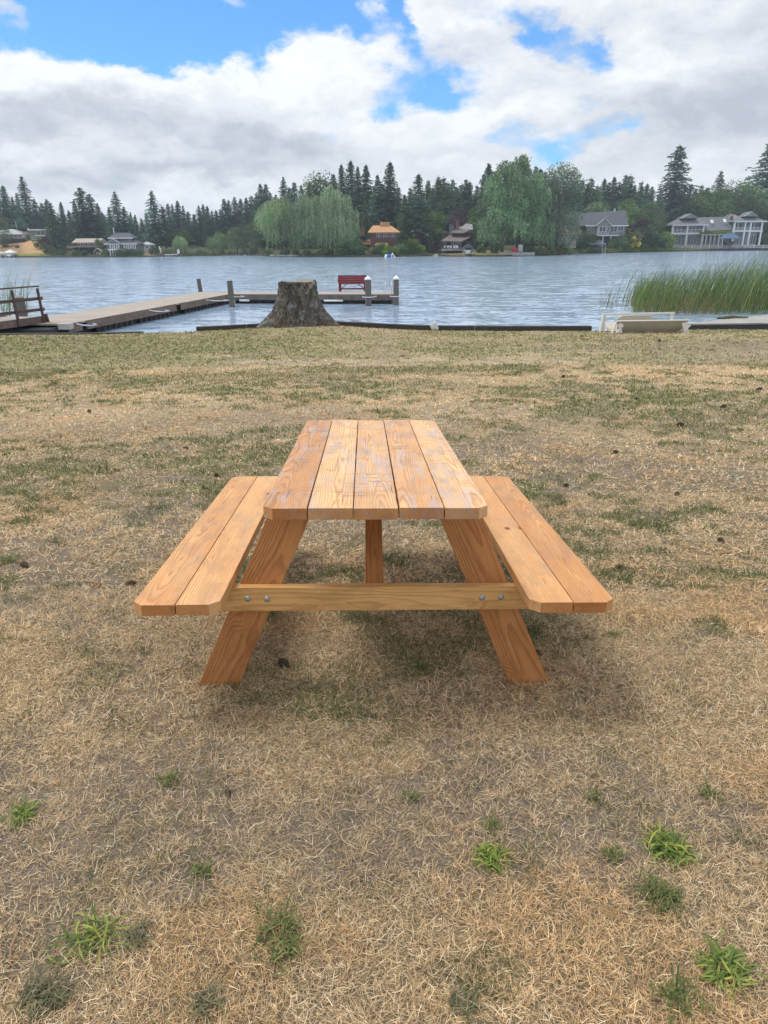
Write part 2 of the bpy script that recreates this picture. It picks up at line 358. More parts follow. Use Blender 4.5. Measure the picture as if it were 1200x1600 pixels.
tag(raw_mesh('ground', V, quads=Q, col=C, mat=mg, smooth=True), 'dry patchy lawn sloping down to the lake', kind='structure')

def leafy(name, rough=0.7, trans=0.25, var=0.0, spec=0.25):
    m, t, p = new_mat(name)
    c = t.new('ShaderNodeAttribute', attribute_name='col').outputs['Color']
    if var:
        rnd = t.new('ShaderNodeObjectInfo').outputs['Random']
        c = t.v('SCALE', c, sc=t.m('MULTIPLY_ADD', t.m('SUBTRACT', rnd, .5), var, 1.35))
    t.put(p.inputs['Base Color'], c); p.inputs['Roughness'].default_value = rough; p.inputs['Specular IOR Level'].default_value = spec
    tr = t.new('ShaderNodeBsdfTranslucent'); t.put(tr.inputs[0], c)
    mx = t.new('ShaderNodeMixShader'); mx.inputs[0].default_value = trans
    t.l.new(p.outputs[0], mx.inputs[1]); t.l.new(tr.outputs[0], mx.inputs[2]); t.l.new(mx.outputs[0], t.n['Material Output'].inputs[0])
    return m
M_STRAW = leafy('straw_blades', 0.75, 0.25); M_GRASS = leafy('green_blades', 0.6, 0.3)

def blades(P, az_, el_, L, Wd, col, rs, curl=0.6, tip=0.25):
    # ribbon blades: base pair, two mid pairs, tip; arrays over n blades
    n = len(L); ca, sa = np.cos(az_), np.sin(az_); side = np.stack([-sa, ca, np.zeros(n)], -1)
    pts = []; e = el_.copy(); p_ = P.copy(); bend = curl * (rs.rand(n) - .25) * 1.2; yaw = (rs.rand(n) - .5) * curl * 1.6; a_ = az_.copy()
    tw = (rs.rand(n) - .5) * 1.6; up = np.array([0, 0, 1.0])
    for k in range(4):
        wk = Wd * (1.0, 0.95, 0.65, 0.0)[k] * .5
        dvec = np.stack([np.cos(a_) * np.cos(e), np.sin(a_) * np.cos(e), np.sin(e)], -1)
        sd_ = np.stack([-np.sin(a_), np.cos(a_), np.zeros(n)], -1) * np.cos(tw)[:, None] + np.cross(dvec, np.stack([-np.sin(a_), np.cos(a_), np.zeros(n)], -1)) * np.sin(tw)[:, None]
        if k < 3: pts += [p_ - sd_ * wk[:, None], p_ + sd_ * wk[:, None]]
        else: pts += [p_]
        p_ = p_ + dvec * (L / 3)[:, None]; e = e - bend * .5; a_ = a_ + yaw * .5
    Vb = np.stack(pts, 1)                                   # n,7,3
    b = (np.arange(n) * 7)[:, None]
    q = np.concatenate([b + np.array([0, 1, 3, 2]), b + np.array([2, 3, 5, 4])]); tr_ = b + np.array([4, 5, 6])
    Cb = np.repeat(col[:, None, :], 7, 1)
    return Vb, q, tr_, Cb
def fix_ground(Vb, lift=0.002):                           # keep blades above the soil
    v = Vb.reshape(-1, 3); g = gz(v[:, 0], v[:, 1]); v[:, 2] = np.maximum(v[:, 2], g + lift); return v
def sample_area(n, y0, y1, rs, power=1.0, pad=1.25):
    y = y0 + (y1 - y0) * rs.rand(n * 2) ** power; half = (0.58 * (y + 0.6) * pad) + .25
    x = (rs.rand(n * 2) * 2 - 1) * half
    keep = rs.rand(n * 2) < half / half.max(); x, y = x[keep], y[keep]
    ok = y < edge_y(x) - .05
    return x[ok], y[ok]
def straw_col(n, rs):
    pal = np.array([[.54, .40, .245], [.67, .53, .355], [.43, .32, .20], [.30, .22, .135], [.84, .73, .55], [.50, .35, .18], [.19, .13, .085]])
    c = pal[rs.choice(7, n, p=[.22, .2, .19, .12, .12, .08, .07])] * np.array([1.33, 1.31, 1.24])
    return c * (0.8 + .4 * rs.rand(n, 1))
def green_col(n, rs):
    pal = np.array([[.10, .14, .045], [.14, .18, .06], [.075, .11, .045], [.20, .21, .08], [.13, .15, .08]])
    return pal[rs.choice(5, n)] * (0.75 + .5 * rs.rand(n, 1))
def build_grass():
    rs = np.random.RandomState(11)
    strawparts, greenparts = [], []
    zones = [(0.55, 2.0, 190000, .0009, .029, 1.0), (2.0, 3.2, 150000, .0012, .032, 1.0), (3.2, 5.2, 110000, .0021, .037, 1.0), (5.2, 9, 110000, .0036, .040, .9), (9, 14, 150000, .0052, .042, .9), (14, 23.6, 140000, .0078, .042, .85)]
    for (y0, y1, n, wd, ln, pw) in zones:
        # litter: lying blades in every direction
        x, y = sample_area(n, y0, y1, rs, pw)
        d = dirt_mask(x, y); k = rs.rand(len(x)) > d * .88; x, y = x[k], y[k]
        nn = len(x); tuft = rs.rand(nn) < .5
        # gather half of them into tufts
        ntu = max(10, nn // 26); tx, ty = sample_area(ntu, y0, y1, rs, pw)
        ti = rs.randint(0, len(tx), nn); r_ = np.abs(rs.randn(nn)) * .012 * (1 + wd * 120)
        th = rs.rand(nn) * 6.283
        x = np.where(tuft, tx[ti] + r_ * np.cos(th), x); y = np.where(tuft, ty[ti] + r_ * np.sin(th), y)
        okk = y < edge_y(x); x, y, tuft, th, ti2 = x[okk], y[okk], tuft[okk], th[okk], ti[okk]; nn = len(x); tgr = rs.rand(len(tx)) < .028
        L = ln * (0.45 + 1.0 * rs.rand(nn)) * np.where(tuft, 1.05, .9)
        el_ = np.where(tuft, .25 + .75 * rs.rand(nn), rs.rand(nn) ** 2 * .5)
        az_ = np.where(tuft, th + rs.randn(nn) * .35, rs.rand(nn) * 6.283)
        P = np.stack([x, y, gz(x, y) + np.where(tuft, 0, rs.rand(nn) * .011)], -1)
        g = green_mask(x, y); isg = rs.rand(nn) < np.maximum(np.maximum(g * (.66 if y0 < 5 else .6), .22 * sm(y, 13, 18)), np.where(tuft, .9 * tgr[ti2], 0))
        tone = (0.78 + .5 * fbm(x * 1.1 + 5, y * 1.1, 3))[:, None]
        orange = sm(fbm(x * 1.7 + 60, y * 1.7 + 22, 3), .55, .72)[:, None]
        cs = straw_col(nn, rs) * tone; cs = cs * (1 - orange * .5) + cs * np.array([1.04, .9, .72]) * orange * .5
        cg = green_col(nn, rs) * (1.0 + .25 * sm(y, 6, 12))[:, None]
        el_ = np.where(isg, .5 + .7 * rs.rand(nn), el_)
        W_ = wd * (0.6 + .9 * rs.rand(nn)) * np.where(isg, 1.5, 1)
        for msk, dst, c_ in ((~isg, strawparts, cs), (isg, greenparts, cg)):
            if msk.sum() == 0: continue
            dst.append(blades(P[msk], az_[msk], el_[msk], L[msk], W_[msk], c_[msk], rs))
    for parts, name, mat, lab in ((strawparts, 'dry_grass', M_STRAW, 'dry straw coloured grass covering the lawn'), (greenparts, 'green_grass', M_GRASS, 'short living green grass among the dry straw')):
        off = 0; Vs, Qs, Ts, Cs = [], [], [], []
        for Vb, q, tr_, Cb in parts:
            Vs.append(fix_ground(Vb)); Qs.append(q + off); Ts.append(tr_ + off); Cs.append(Cb.reshape(-1, 3)); off += Vb.shape[0] * 7
        tag(raw_mesh(name, np.concatenate(Vs), tris=np.concatenate(Ts), quads=np.concatenate(Qs), col=np.concatenate(Cs), mat=mat), lab, kind='stuff')
build_grass()

# ------------------------------------------------------------------ picnic table
TABLE = empty('picnic_table', (0, 0, 0), label='new orange fir picnic table with attached benches on the dry lawn', cat='picnic table')
SLOPE = math.atan(0.0801)
TYC = 2.93; TX = -0.035
TABLE.location = (TX - 0.022, TYC * math.cos(SLOPE), gz1(TX, TYC) + 0.012)
TABLE.rotation_euler = (Matrix.Rotation(-SLOPE, 4, 'X') @ Matrix.Rotation(R(0.75), 4, 'Y') @ Matrix.Rotation(R(1.4), 4, 'Z')).to_euler()
random.seed(5)
def plank(name, poly, th, mat, M, parent=TABLE, pith=None, tone=None, seed=0, bevel=0.0022, cut_lo=0.0):
    """board: outline poly in its own x (length) / y (width) plane, thickness th; M puts it in the table"""
    rnd = random.Random(seed * 77 + 3)
    mb = MB(); mb.prism(poly, 0, th)
    me = bpy.data.meshes.new(name); me.from_pydata(mb.v, [], mb.f)
    bm = bmesh.new(); bm.from_mesh(me); bmesh.ops.recalc_face_normals(bm, faces=bm.faces)
    bmesh.ops.bevel(bm, geom=bm.edges[:], offset=bevel, segments=2, affect='EDGES', profile=0.6)
    bm.to_mesh(me); bm.free()
    me.attributes.new('wc', 'FLOAT_VECTOR', 'POINT'); me.attributes.new('tone', 'FLOAT', 'POINT')
    a = me.attributes['wc']; tt_ = me.attributes['tone']
    py_, pz_ = pith if pith else (rnd.uniform(-.05, .05), -rnd.uniform(.01, .07))
    xo = rnd.uniform(0, 40); sl = rnd.uniform(-.03, .03); sl2 = rnd.uniform(-.02, .02); tv = rnd.random() if tone is None else tone
    for i, v in enumerate(me.vertices):
        a.data[i].vector = (v.co.x + xo, v.co.y - py_ + sl * v.co.x, v.co.z - pz_ + sl2 * v.co.x); tt_.data[i].value = tv
    for pl in me.polygons: pl.use_smooth = False
    me.materials.append(mat); me.transform(M)
    o = bpy.data.objects.new(name, me); COL.objects.link(o); o.parent = parent
    return o
BW, BT, GAP = 0.1385, 0.038, 0.0045; LN = 1.83; HT, HS = 0.765, 0.443
def board_at(name, xc, ztop, mat, seed, cham=None, pith=None, tone=None, y_off=0.0, skew=0.0):
    h = LN / 2; b = BW / 2; c = 0.032
    cn = cham or ''
    # outline in plank axes: x = along the table (far = +), y = across (left = +)
    poly = []
    def corner(x, y, key):
        if key in cn:
            sx_, sy_ = (1 if x > 0 else -1), (1 if y > 0 else -1)
            a1 = (x - sx_ * c, y); a2 = (x, y - sy_ * c)
            return [a1, a2] if sx_ * sy_ < 0 else [a2, a1]
        return [(x, y)]
    poly += corner(-h, -b, 'nr') if 'nr' in cn.split() else [(-h, -b)]
    poly += corner(h, -b, 'fr') if 'fr' in cn.split() else [(h, -b)]
    poly += corner(h, b, 'fl') if 'fl' in cn.split() else [(h, b)]
    poly += corner(-h, b, 'nl') if 'nl' in cn.split() else [(-h, b)]
    # fix the order of chamfer points so that the outline stays counter-clockwise
    ctr = (0, 0); poly.sort(key=lambda q: math.atan2(q[1] * 5, q[0]))
    M = Matrix.Translation((xc, y_off, ztop - BT)) @ Matrix.Rotation(R(90) + skew, 4, 'Z')
    return plank(name, poly, BT, mat, M, seed=seed, pith=pith, tone=tone)
for i in range(5):
    xc = (i - 2) * (BW + GAP)
    board_at('tabletop_board', xc, HT + (0, .0012, -.0008, .0015, 0)[i], W_TOP, 10 + i, {0: 'nl fl', 4: 'nr fr'}.get(i, ''), pith=((.03, -.05), (-.02, -.035), (.0, -.03), (.035, -.045), (-.03, -.05))[i],
             tone=(.05, .8, .55, .45, .75)[i], y_off=(0, -.002, .002, 0, .001)[i], skew=(0, .0008, -.0006, .0005, 0)[i])
SW = 0.776
for s_ in (-1, 1):
    for j in range(2):
        xc = s_ * (SW + .012 - BW / 2 - j * (BW + 0.004))
        if s_ < 0: ch = 'nl fl' if j == 0 else 'nr'
        else: ch = 'nr fr' if j == 0 else 'nl'
        board_at('seat_board', xc, HS + .001 * j, W_SEAT, 30 + (s_ + 1) * 2 + j, ch, pith=((.02, -.045), (.12, -.10))[j] if s_ < 0 else ((-.02, -.03), (.10, -.05))[j], tone=(.45, .7, .25, .6)[(s_ + 1) + j])
# legs: 2x6 boards splayed in the plane of each end frame
def leg(s_, yc, yt, seed):
    zt = HT - BT - .0005; hw = .1385
    xb, xt = .53, .195                                       # inner lower / upper positions of the outer edge
    xbo = .662; xto = .348                                     # outer edge of the foot and of the top
    ang = math.atan2(xbo - xto, zt); wh = hw / math.cos(ang)   # width measured level
    # outline in (across, up), laid out along the leg axis for the grain
    axis = Vector((-(xbo - xto), zt)).normalized(); perp = Vector((axis.y, -axis.x))
    dn = .026; xl_ = xbo + dn * (xbo - xto) / zt
    pts = [Vector((xl_, -dn)), Vector((xto, zt)), Vector((xto - wh, zt)), Vector((xl_ - wh, -dn))]
    o_ = pts[3]; poly = [((q - o_).dot(axis), (q - o_).dot(perp)) for q in pts]
    poly = poly[::-1]
    # board axes -> table axes
    ax3 = Vector((s_ * axis.x, 0, axis.y)); pe3 = Vector((s_ * perp.x, 0, perp.y)); n3 = ax3.cross(pe3)
    M = Matrix(((ax3.x, pe3.x, n3.x, s_ * o_.x), (ax3.y, pe3.y, n3.y, yc), (ax3.z, pe3.z, n3.z, o_.y), (0, 0, 0, 1)))
    ar = sum(poly[k][0] * poly[(k + 1) % 4][1] - poly[(k + 1) % 4][0] * poly[k][1] for k in range(4))
    if ar < 0: poly = poly[::-1]
    plank('leg', poly, yt, W_LEG, M, seed=seed, pith=(.03 if s_ < 0 else .09, -.19), tone=.15)
y_beam = -LN / 2 + 0.24                                       # near face of the near beam
for e_ in (-1, 1):
    for s_ in (-1, 1):
        # near frame: beam in front, legs behind it; far frame mirrored
        if e_ < 0: y0 = y_beam + BT + .001
        else: y0 = -y_beam - BT - .001 - BT
        sgn = Vector((s_, 0, 0)); yc = y0 if True else 0
        # plank thickness grows along n3 = ax3 x pe3, whose sign depends on the side
        ax3 = Vector((-s_, 0, 1)); pe3 = Vector((s_, 0, 1)); n3y = (ax3.cross(pe3)).y
        leg(s_, y0 if n3y > 0 else y0 + BT, BT, 50 + (e_ + 1) * 2 + (s_ + 1) // 2)
BH = 0.0905; BZ0 = HS - BT - BH - .001
def cross_beam(yf, seed):
    L2 = 0.735; c = .02
    poly = [(-L2, 0), (L2, 0), (L2, BH), (-L2, BH)]
    M = Matrix(((1, 0, 0, 0), (0, 0, -1, yf + BT), (0, 1, 0, BZ0), (0, 0, 0, 1)))
    plank('seat_support', poly, BT, W_BEAM, M, seed=seed, pith=(.02, -.16), tone=.6)
cross_beam(y_beam, 70); cross_beam(-y_beam - BT, 71)
def top_cleat(yf, seed):
    poly = [(-.325, 0), (.325, 0), (.325, .0885), (-.325, .0885)]
    M = Matrix(((1, 0, 0, 0), (0, 0, -1, yf + BT), (0, 1, 0, HT - BT - .0895), (0, 0, 0, 1)))
    plank('top_cleat', poly, BT, W_BEAM, M, seed=seed, tone=.3)
top_cleat(y_beam + 2 * BT + .003, 72); top_cleat(-y_beam - 3 * BT - .003, 73)
poly = [(-.32, 0), (.32, 0), (.32, .0885), (-.32, .0885)]
plank('top_cleat', poly, BT, W_BEAM, Matrix(((1, 0, 0, 0), (0, 1, 0, -.045), (0, 0, 1, HT - 2 * BT - .001), (0, 0, 0, 1))), seed=74, tone=.3)
for e_ in (-1, 1):                                            # diagonal braces, from the beam up to the middle of the top
    a = Vector((0.0, e_ * (-y_beam - BT - .0), BZ0 + .045)); b = Vector((0.0, e_ * .06, HT - 2 * BT - .012))
    a.y = e_ * abs(-y_beam - BT - 0.012)
    d = (b - a); L_ = d.length; d.normalize(); sx_ = Vector((1, 0, 0)); n3 = d.cross(sx_)
    wb = .0665
    M = Matrix(((d.x, sx_.x, n3.x, a.x - wb / 2), (d.y, sx_.y, n3.y, a.y), (d.z, sx_.z, n3.z, a.z), (0, 0, 0, 1)))
    plank('brace', [(0, 0), (L_, 0), (L_, wb), (0, wb)], BT, W_LEG, M, seed=80 + e_ , pith=(.03, -.06), tone=.1)
def bolt(x, y, z, e_):
    me = bpy.data.meshes.new('bolt'); bm = bmesh.new(); bmesh.ops.create_uvsphere(bm, u_segments=14, v_segments=8, radius=.0095)
    for v in bm.verts: v.co.z *= .45
    bmesh.ops.create_cone(bm, segments=16, radius1=.0112, radius2=.0112, depth=.0022, cap_ends=True)
    bm.to_mesh(me); bm.free(); me.materials.append(STEEL); me.shade_smooth()
    o = bpy.data.objects.new('bolt', me); COL.objects.link(o); o.parent = TABLE; o.location = (x, y, z); o.rotation_euler = (R(90), 0, 0)
for e_ in (-1, 1):
    for s_ in (-1, 1):
        for k, dx_ in enumerate((.376, .443)): bolt(s_ * dx_ * 1.03, e_ * (abs(y_beam) + .001), BZ0 + .047 + .002 * k, e_)

# ------------------------------------------------------------------ weeds and small things on the lawn
def weed_mesh(n, ln, wd, kind, seed, tint=1.0):
    rs = np.random.RandomState(seed); rows = 5
    az_ = rs.rand(n) * 6.283; L = ln * (.45 + .65 * rs.rand(n)); e = .05 + .8 * rs.rand(n) ** 1.3
    if kind == 'fine': e = .2 + .9 * rs.rand(n)
    base = rs.randn(n, 2) * ln * (.28 if kind == 'broad' else .38)
    p_ = np.stack([base[:, 0], base[:, 1], np.full(n, .009)], -1); pts = []; bend = .25 + .6 * rs.rand(n); yaw = rs.randn(n) * .28
    prof = (.35, .8, 1.0, .8, 0) if kind == 'broad' else (.8, 1, .9, .6, 0)
    wdt = wd * (.7 + .6 * rs.rand(n)); a = az_.copy()
    for k in range(rows):
        d = np.stack([np.cos(a) * np.cos(e), np.sin(a) * np.cos(e), np.sin(e)], -1); s_ = np.stack([-np.sin(a), np.cos(a), np.zeros(n)], -1)
        wk = (wdt * prof[k] / 2)[:, None]; lift = np.array([0, 0, 1]) * wk * .5
        pts += [p_ - s_ * wk + lift, p_.copy(), p_ + s_ * wk + lift] if k < rows - 1 else [p_]
        p_ = p_ + d * (L / (rows - 1))[:, None]; e = e - bend * .55; a = a + yaw
        p_[:, 2] = np.maximum(p_[:, 2], .011)
    m_ = 13; Vb = np.stack(pts, 1); b = (np.arange(n) * m_)[:, None]; q = []
    for k in range(rows - 2):
        q += [b + np.array([3 * k, 3 * k + 1, 3 * k + 4, 3 * k + 3]), b + np.array([3 * k + 1, 3 * k + 2, 3 * k + 5, 3 * k + 4])]
    tr_ = np.concatenate([b + np.array([9, 10, 12]), b + np.array([10, 11, 12])])
    pal = np.array({'broad': [[.17, .25, .05], [.24, .32, .07], [.11, .18, .045], [.40, .40, .10], [.28, .34, .10]], 'fine': [[.14, .185, .055], [.19, .22, .075], [.10, .14, .04], [.28, .27, .11], [.16, .19, .07]],
                    'grey': [[.17, .18, .09], [.23, .22, .13], [.13, .14, .08], [.30, .26, .16], [.18, .17, .10]]}[kind if kind != 'dark' else 'fine'])
    c = pal[rs.choice(5, n)] * (.8 + .4 * rs.rand(n, 1)) * tint
    return Vb.reshape(-1, 3), np.concatenate(q), tr_, np.repeat(c[:, None, :], m_, 1).reshape(-1, 3)
WEEDS = [  # px, py, leaves, length, leaf width, look, label
    (1045, 1330, 95, .075, .009, 'broad', 'wide bright green weed clump uphill of the dark dense tuft'),
    (1030, 1405, 130, .06, .0042, 'fine', 'dense dark green grass tuft just below the wide bright weed'),
    (768, 1345, 60, .052, .008, 'broad', 'bright green weed standing alone in front of the table'),
    (1130, 1520, 85, .065, .0085, 'broad', 'yellow green weed clump nearest the bottom corner of the photo'),
    (1058, 1566, 46, .055, .006, 'fine', 'loose dark green weed beside the yellow green corner clump'),
    (265, 1223, 55, .045, .0038, 'fine', 'small dark green tuft on bare soil below the table leg'),
    (35, 1276, 50, .055, .006, 'broad', 'flat green weed at the photo edge below the left bench'),
    (145, 1472, 30, .085, .008, 'broad', 'sparse weed with one tall upright leaf'),
    (435, 1455, 60, .07, .0052, 'fine', 'tall thin leaved green weed nearest below the table middle'),
    (443, 1492, 40, .055, .006, 'fine', 'bluish green weed touching the tall thin leaved one'),
    (315, 1366, 48, .045, .004, 'fine', 'small spiky green tuft between two grey weeds'),
    (645, 1249, 36, .034, .004, 'fine', 'tiny green tuft nearest in front of the table'),
    (62, 1565, 110, .06, .005, 'grey', 'grey green matted weed in the bottom corner'),
    (212, 1470, 45, .05, .005, 'grey', 'grey green weed beside the one with a tall leaf'),
    (958, 1342, 42, .042, .0045, 'fine', 'small green tuft left of the wide bright weed'),
    (927, 1250, 36, .04, .0045, 'fine', 'green tuft uphill of the small one by the wide weed'),
    (768, 1295, 40, .036, .004, 'fine', 'short green tuft just uphill of the lone bright weed'),
    (1105, 1243, 36, .04, .0045, 'fine', 'green tuft on the dry lawn below the right bench end'),
    (1160, 1310, 40, .05, .0045, 'grey', 'grey green spreading weed at the photo edge'),
    (10, 880, 70, .095, .006, 'fine', 'tall bright grass tuft at the edge level with the left bench'),
    (300, 855 , 70, .075, .005, 'fine', 'green grass tuft close behind the left bench'),
    (85, 600, 60, .13, .01, 'fine', 'distant tall grass tuft far up the left of the lawn'),
    (660, 1050, 60, .055, .0045, 'fine', 'dark tuft in shade beneath the middle of the table'),
    (960, 995, 46, .05, .0045, 'fine', 'green tuft just below the end of the right bench'),
    (725, 1575, 70, .04, .004, 'grey', 'faint grey green weed at the bottom of the photo'),
    (320, 1575, 60, .05, .0045, 'grey', 'mossy grey green tuft nearest the bottom left middle'),
]
for i, (px, py, n, ln, wd, look, lab) in enumerate(WEEDS):
    Vb, q, tr_, c = weed_mesh(int(n * (2.3 if look == 'broad' else 1.3)), ln * (.95 if look == 'broad' else .90), wd * (.55 if look == 'broad' else .7), look, 100 + i)
    o = raw_mesh('weed_clump', Vb, tris=tr_, quads=q, col=c, mat=M_GRASS)
    o.location = on_lawn(px, py); tag(o, lab, 'weed', 'green weeds in the dry lawn')
M_CONE = pbr('cone_brown', (0.11, 0.075, 0.05), 0.85, 0.5, 60, 0.6, 150)
def cone_mesh(seed):
    rnd = random.Random(seed); mb = MB()
    for k in range(9):
        tt_ = k / 8; rr = .014 * math.sin(.35 + tt_ * 2.5); n = 8
        for j in range(n):
            a = 2 * math.pi * (j + .5 * (k % 2)) / n; x = -.022 + .048 * tt_
            c0 = Vector((x, math.cos(a) * rr * .5, math.sin(a) * rr * .5 + .013)); c1 = Vector((x - .007 + rnd.uniform(-.002, .002), math.cos(a) * rr * 1.15, math.sin(a) * rr * 1.15 + .013))
            mb.bar(c0, c1, .008, .0025, up=(1, 0, 0))
    mb.tube([(-.022, 0, .013), (0, 0, .013), (.024, 0, .013)], [.005, .009, .002], 7)
    return mb
CONES = [(443, 1040, 1.35, 'dark pine cone under the table beside the left leg'), (1063, 666, 2.0, 'largest dark pine cone, far up the lawn right of the table'), (962, 709, 1.6, None), (1130, 637, 1.8, None), (1028, 824, 1.1, None), (1126, 847, 1.1, None), (1057, 775, 1.3, None),
         (965, 890, 1.2, None), (100, 582, 2.2, None), (140, 645, 1.8, None), (338, 745, 1.3, None), (40, 886, 1.3, None), (880, 590, 2.0, None), (1186, 610, 2.0, None), (290, 702, 1.2, None), (204, 915, 1.2, None), (1030, 534, 2.6, None), (995, 625, 1.6, None), (840, 1025, 1.1, None), (990, 823, .9, None), (357, 1243, .7, None), (885, 760, 1.1, None)]
cm = [cone_mesh(1).build('pine_cone', M_CONE), cone_mesh(2).build('pine_cone', M_CONE)]
random.seed(3)
for i, (px, py, s_, lab) in enumerate(CONES):
    o = cm[i] if i < 2 else cm[i % 2].copy()
    if i >= 2: COL.objects.link(o)
    o.location = on_lawn(px, py); o.rotation_euler = (random.uniform(-.2, .2), random.uniform(-.3, .3), random.uniform(0, 6)); o.scale = (s_ * .85,) * 3
    tag(o, lab or 'small dark pine cone lying in the dry grass', 'pine cone', 'pine cones scattered on the lawn')
M_TWIG = pbr('twig', (0.30, 0.20, 0.12), 0.8, 0.3, 30)
for (px, py, L_, a, r_, lab) in ((148, 915, .09, -.35, .009, 'short pale piece of wood lying behind the left bench'), (225, 832, .16, -.1, .004, 'thin grey twig on the lawn beyond the left bench'), (300, 1352, .05, -.3, .003, 'little straw coloured stick above the spiky tuft'), (22, 1480, .10, 1.9, .004, 'long dry stalk at the photo edge near the grey weed')):
    mb = MB(); mb.tube([(-L_ / 2, 0, r_ * 1.3 + .004), (-L_ * .1, L_ * .03, r_ * 1.5 + .006), (L_ * .25, -.005, r_ * 1.5 + .006), (L_ / 2, L_ * .06, r_ + .004)], [r_, r_ * .9, r_ * .9, r_ * .6], 7)
    o = mb.build('twig', M_TWIG, smooth=True, label=lab, cat='twig'); o.location = on_lawn(px, py); o.rotation_euler = (0, 0, a)
#==PART2==
# ------------------------------------------------------------------ lake
WATER = -1.5
mw, t, p = new_mat('lake_water')
pos = t.new('ShaderNodeTexCoord').outputs['Object']
p.inputs['Base Color'].default_value = (0.36, 0.49, 0.66, 1); p.inputs['Roughness'].default_value = 0.13; p.inputs['IOR'].default_value = 2.1
p.inputs['Specular IOR Level'].default_value = 0.8
n1 = t.noise(t.v('MULTIPLY', pos, (0.75, 1.7, 1)), 3.6, 3, 0.62, 0.4, col=True); n2 = t.noise(t.v('MULTIPLY', pos, (0.55, 1.3, 1)), 0.95, 3, 0.55, 0.5, col=True)
calm = t.step(t.noise(t.v('MULTIPLY', pos, (0.012, 0.03, 1)), 1.0, 3, 0.5), 0.35, 0.6, 0.75, 1.15)
shel = t.step(t.m('ADD', t.sep(pos)[1], t.m('MULTIPLY', t.m('ABSOLUTE', t.m('ADD', t.sep(pos)[0], 4.0)), 0.8)), 36.0, 46.0, 0.42, 1.0)      # sheltered water inside the dock
sl = t.v('SUBTRACT', t.v('ADD', t.v('SCALE', n1, sc=1.0), t.v('SCALE', n2, sc=0.8)), (0.9, 0.9, 0.9))
sl = t.v('MULTIPLY', t.v('SCALE', sl, sc=t.m('MULTIPLY', calm, shel)), (0.50, 0.62, 0.0))
t.put(p.inputs['Normal'], t.v('NORMALIZE', t.v('ADD', sl, (0, 0, 1))))
mb = MB(); mb.add([(-900, 15, WATER), (900, 15, WATER), (900, 700, WATER), (-900, 700, WATER)], [(0, 1, 2, 3)])
mb.build('lake_water', mw, label='rippled blue lake', kind='structure')
# ------------------------------------------------------------------ bulkhead, ramp
M_TIMBER = pbr('dark_timber', (0.055, 0.05, 0.047), 0.85, 0.5, 6, 0.5, 40, streak=(1, 4, 4))
M_CONC = pbr('concrete', (0.36, 0.35, 0.33), 0.9, 0.35, 3, 0.4, 60)
def bulkhead(pts, top, label, th=.22, low=False):
    mb = MB()
    for a, b in zip(pts[:-1], pts[1:]):
        A = Vector((a[0], a[1], 0)); B = Vector((b[0], b[1], 0)); d = (B - A).normalized() * .004
        za = gz1(a[0], a[1] - .1) + top; zb = gz1(b[0], b[1] - .1) + top
        n = Vector((-(B - A).y, (B - A).x, 0)).normalized() * th
        A2, B2 = A + d, B - d
        vs = [A2, B2, B2 + n, A2 + n]; z = [za, zb, zb, za]
        mb.add([(v.x, v.y, -2.2) for v in vs] + [(v.x, v.y, zz) for v, zz in zip(vs, z)], [(0, 3, 2, 1), (4, 5, 6, 7), (0, 1, 5, 4), (1, 2, 6, 5), (2, 3, 7, 6), (3, 0, 4, 7)])
    return mb.build('bulkhead', M_TIMBER, bevel=.012, label=label, cat='timber bulkhead')
def edgepts(x0, x1, n): return [(x, float(edge_y(x)) + .02) for x in np.linspace(x0, x1, n)]
bulkhead(edgepts(onz(-330, 520, -.93).x, onz(222, 518, -.93).x, 9), .03, 'low dark timber edging between the lawn and the left dock')
bulkhead(edgepts(onz(308, 515, -.93).x, onz(425, 512, -.93).x, 4), .12, 'short dark timber bulkhead left of the tree stump')
bulkhead(edgepts(onz(520, 512, -.93).x, onz(924, 514, -.93).x, 10), .13, 'long dark timber bulkhead along the lawn edge right of the stump')
ra = [onz(1066, 505.5, -.86), onz(1204, 503.5, -.86), onz(1420, 501, -.86), onz(1420, 480, -.86), onz(1200, 491, -.86)]
RT = empty('boat_ramp', (0, 0, 0), label='sloping concrete slab with dark front edge beside the reeds', cat='concrete slab')
mb = MB(); mb.prism([(p_.x, p_.y) for p_ in ra], -1.7, -.87); mb.build('slab', M_CONC, RT, bevel=.02)
mb = MB()
for a, b in zip(ra[:2], ra[1:3]): mb.bar((a.x, a.y - .1, -1.05), (b.x - .01, b.y - .1, -1.05), .14, .30)
mb.build('front_timber', M_TIMBER, RT, bevel=.01)
mb = MB(); p_ = onz(1145, 497, -.86); mb.tube([p_ + Vector((-.5, 0, .0)), p_ + Vector((0, .1, .02)), p_ + Vector((.5, .05, .0))], [.03, .06, .03], 7)
M_MOSS = pbr('moss', (.11, .11, .05), .95, .5, 20, .5)
mb.build('moss_patch', M_MOSS, RT)
M_STONE = pbr('white_stone', (0.72, 0.72, 0.74), 0.8, 0.2, 12, 0.3)
def stone(loc, s, lab, seed):
    bm = bmesh.new(); bmesh.ops.create_icosphere(bm, subdivisions=3, radius=1)
    for v in bm.verts: v.co *= 1 + .25 * mnoise.noise(v.co * 1.3 + Vector((seed, 0, 0)))
    me = bpy.data.meshes.new('stone'); bm.to_mesh(me); bm.free(); me.materials.append(M_STONE); me.shade_smooth()
    o = bpy.data.objects.new('stone', me); COL.objects.link(o); o.location = loc; o.scale = s; o.rotation_euler = (0, -.4, .5); tag(o, lab, 'stone', 'white stones on the bulkhead')
q_ = onz(676.5, 513, -.9); q2 = onz(680.5, 513, -.9)
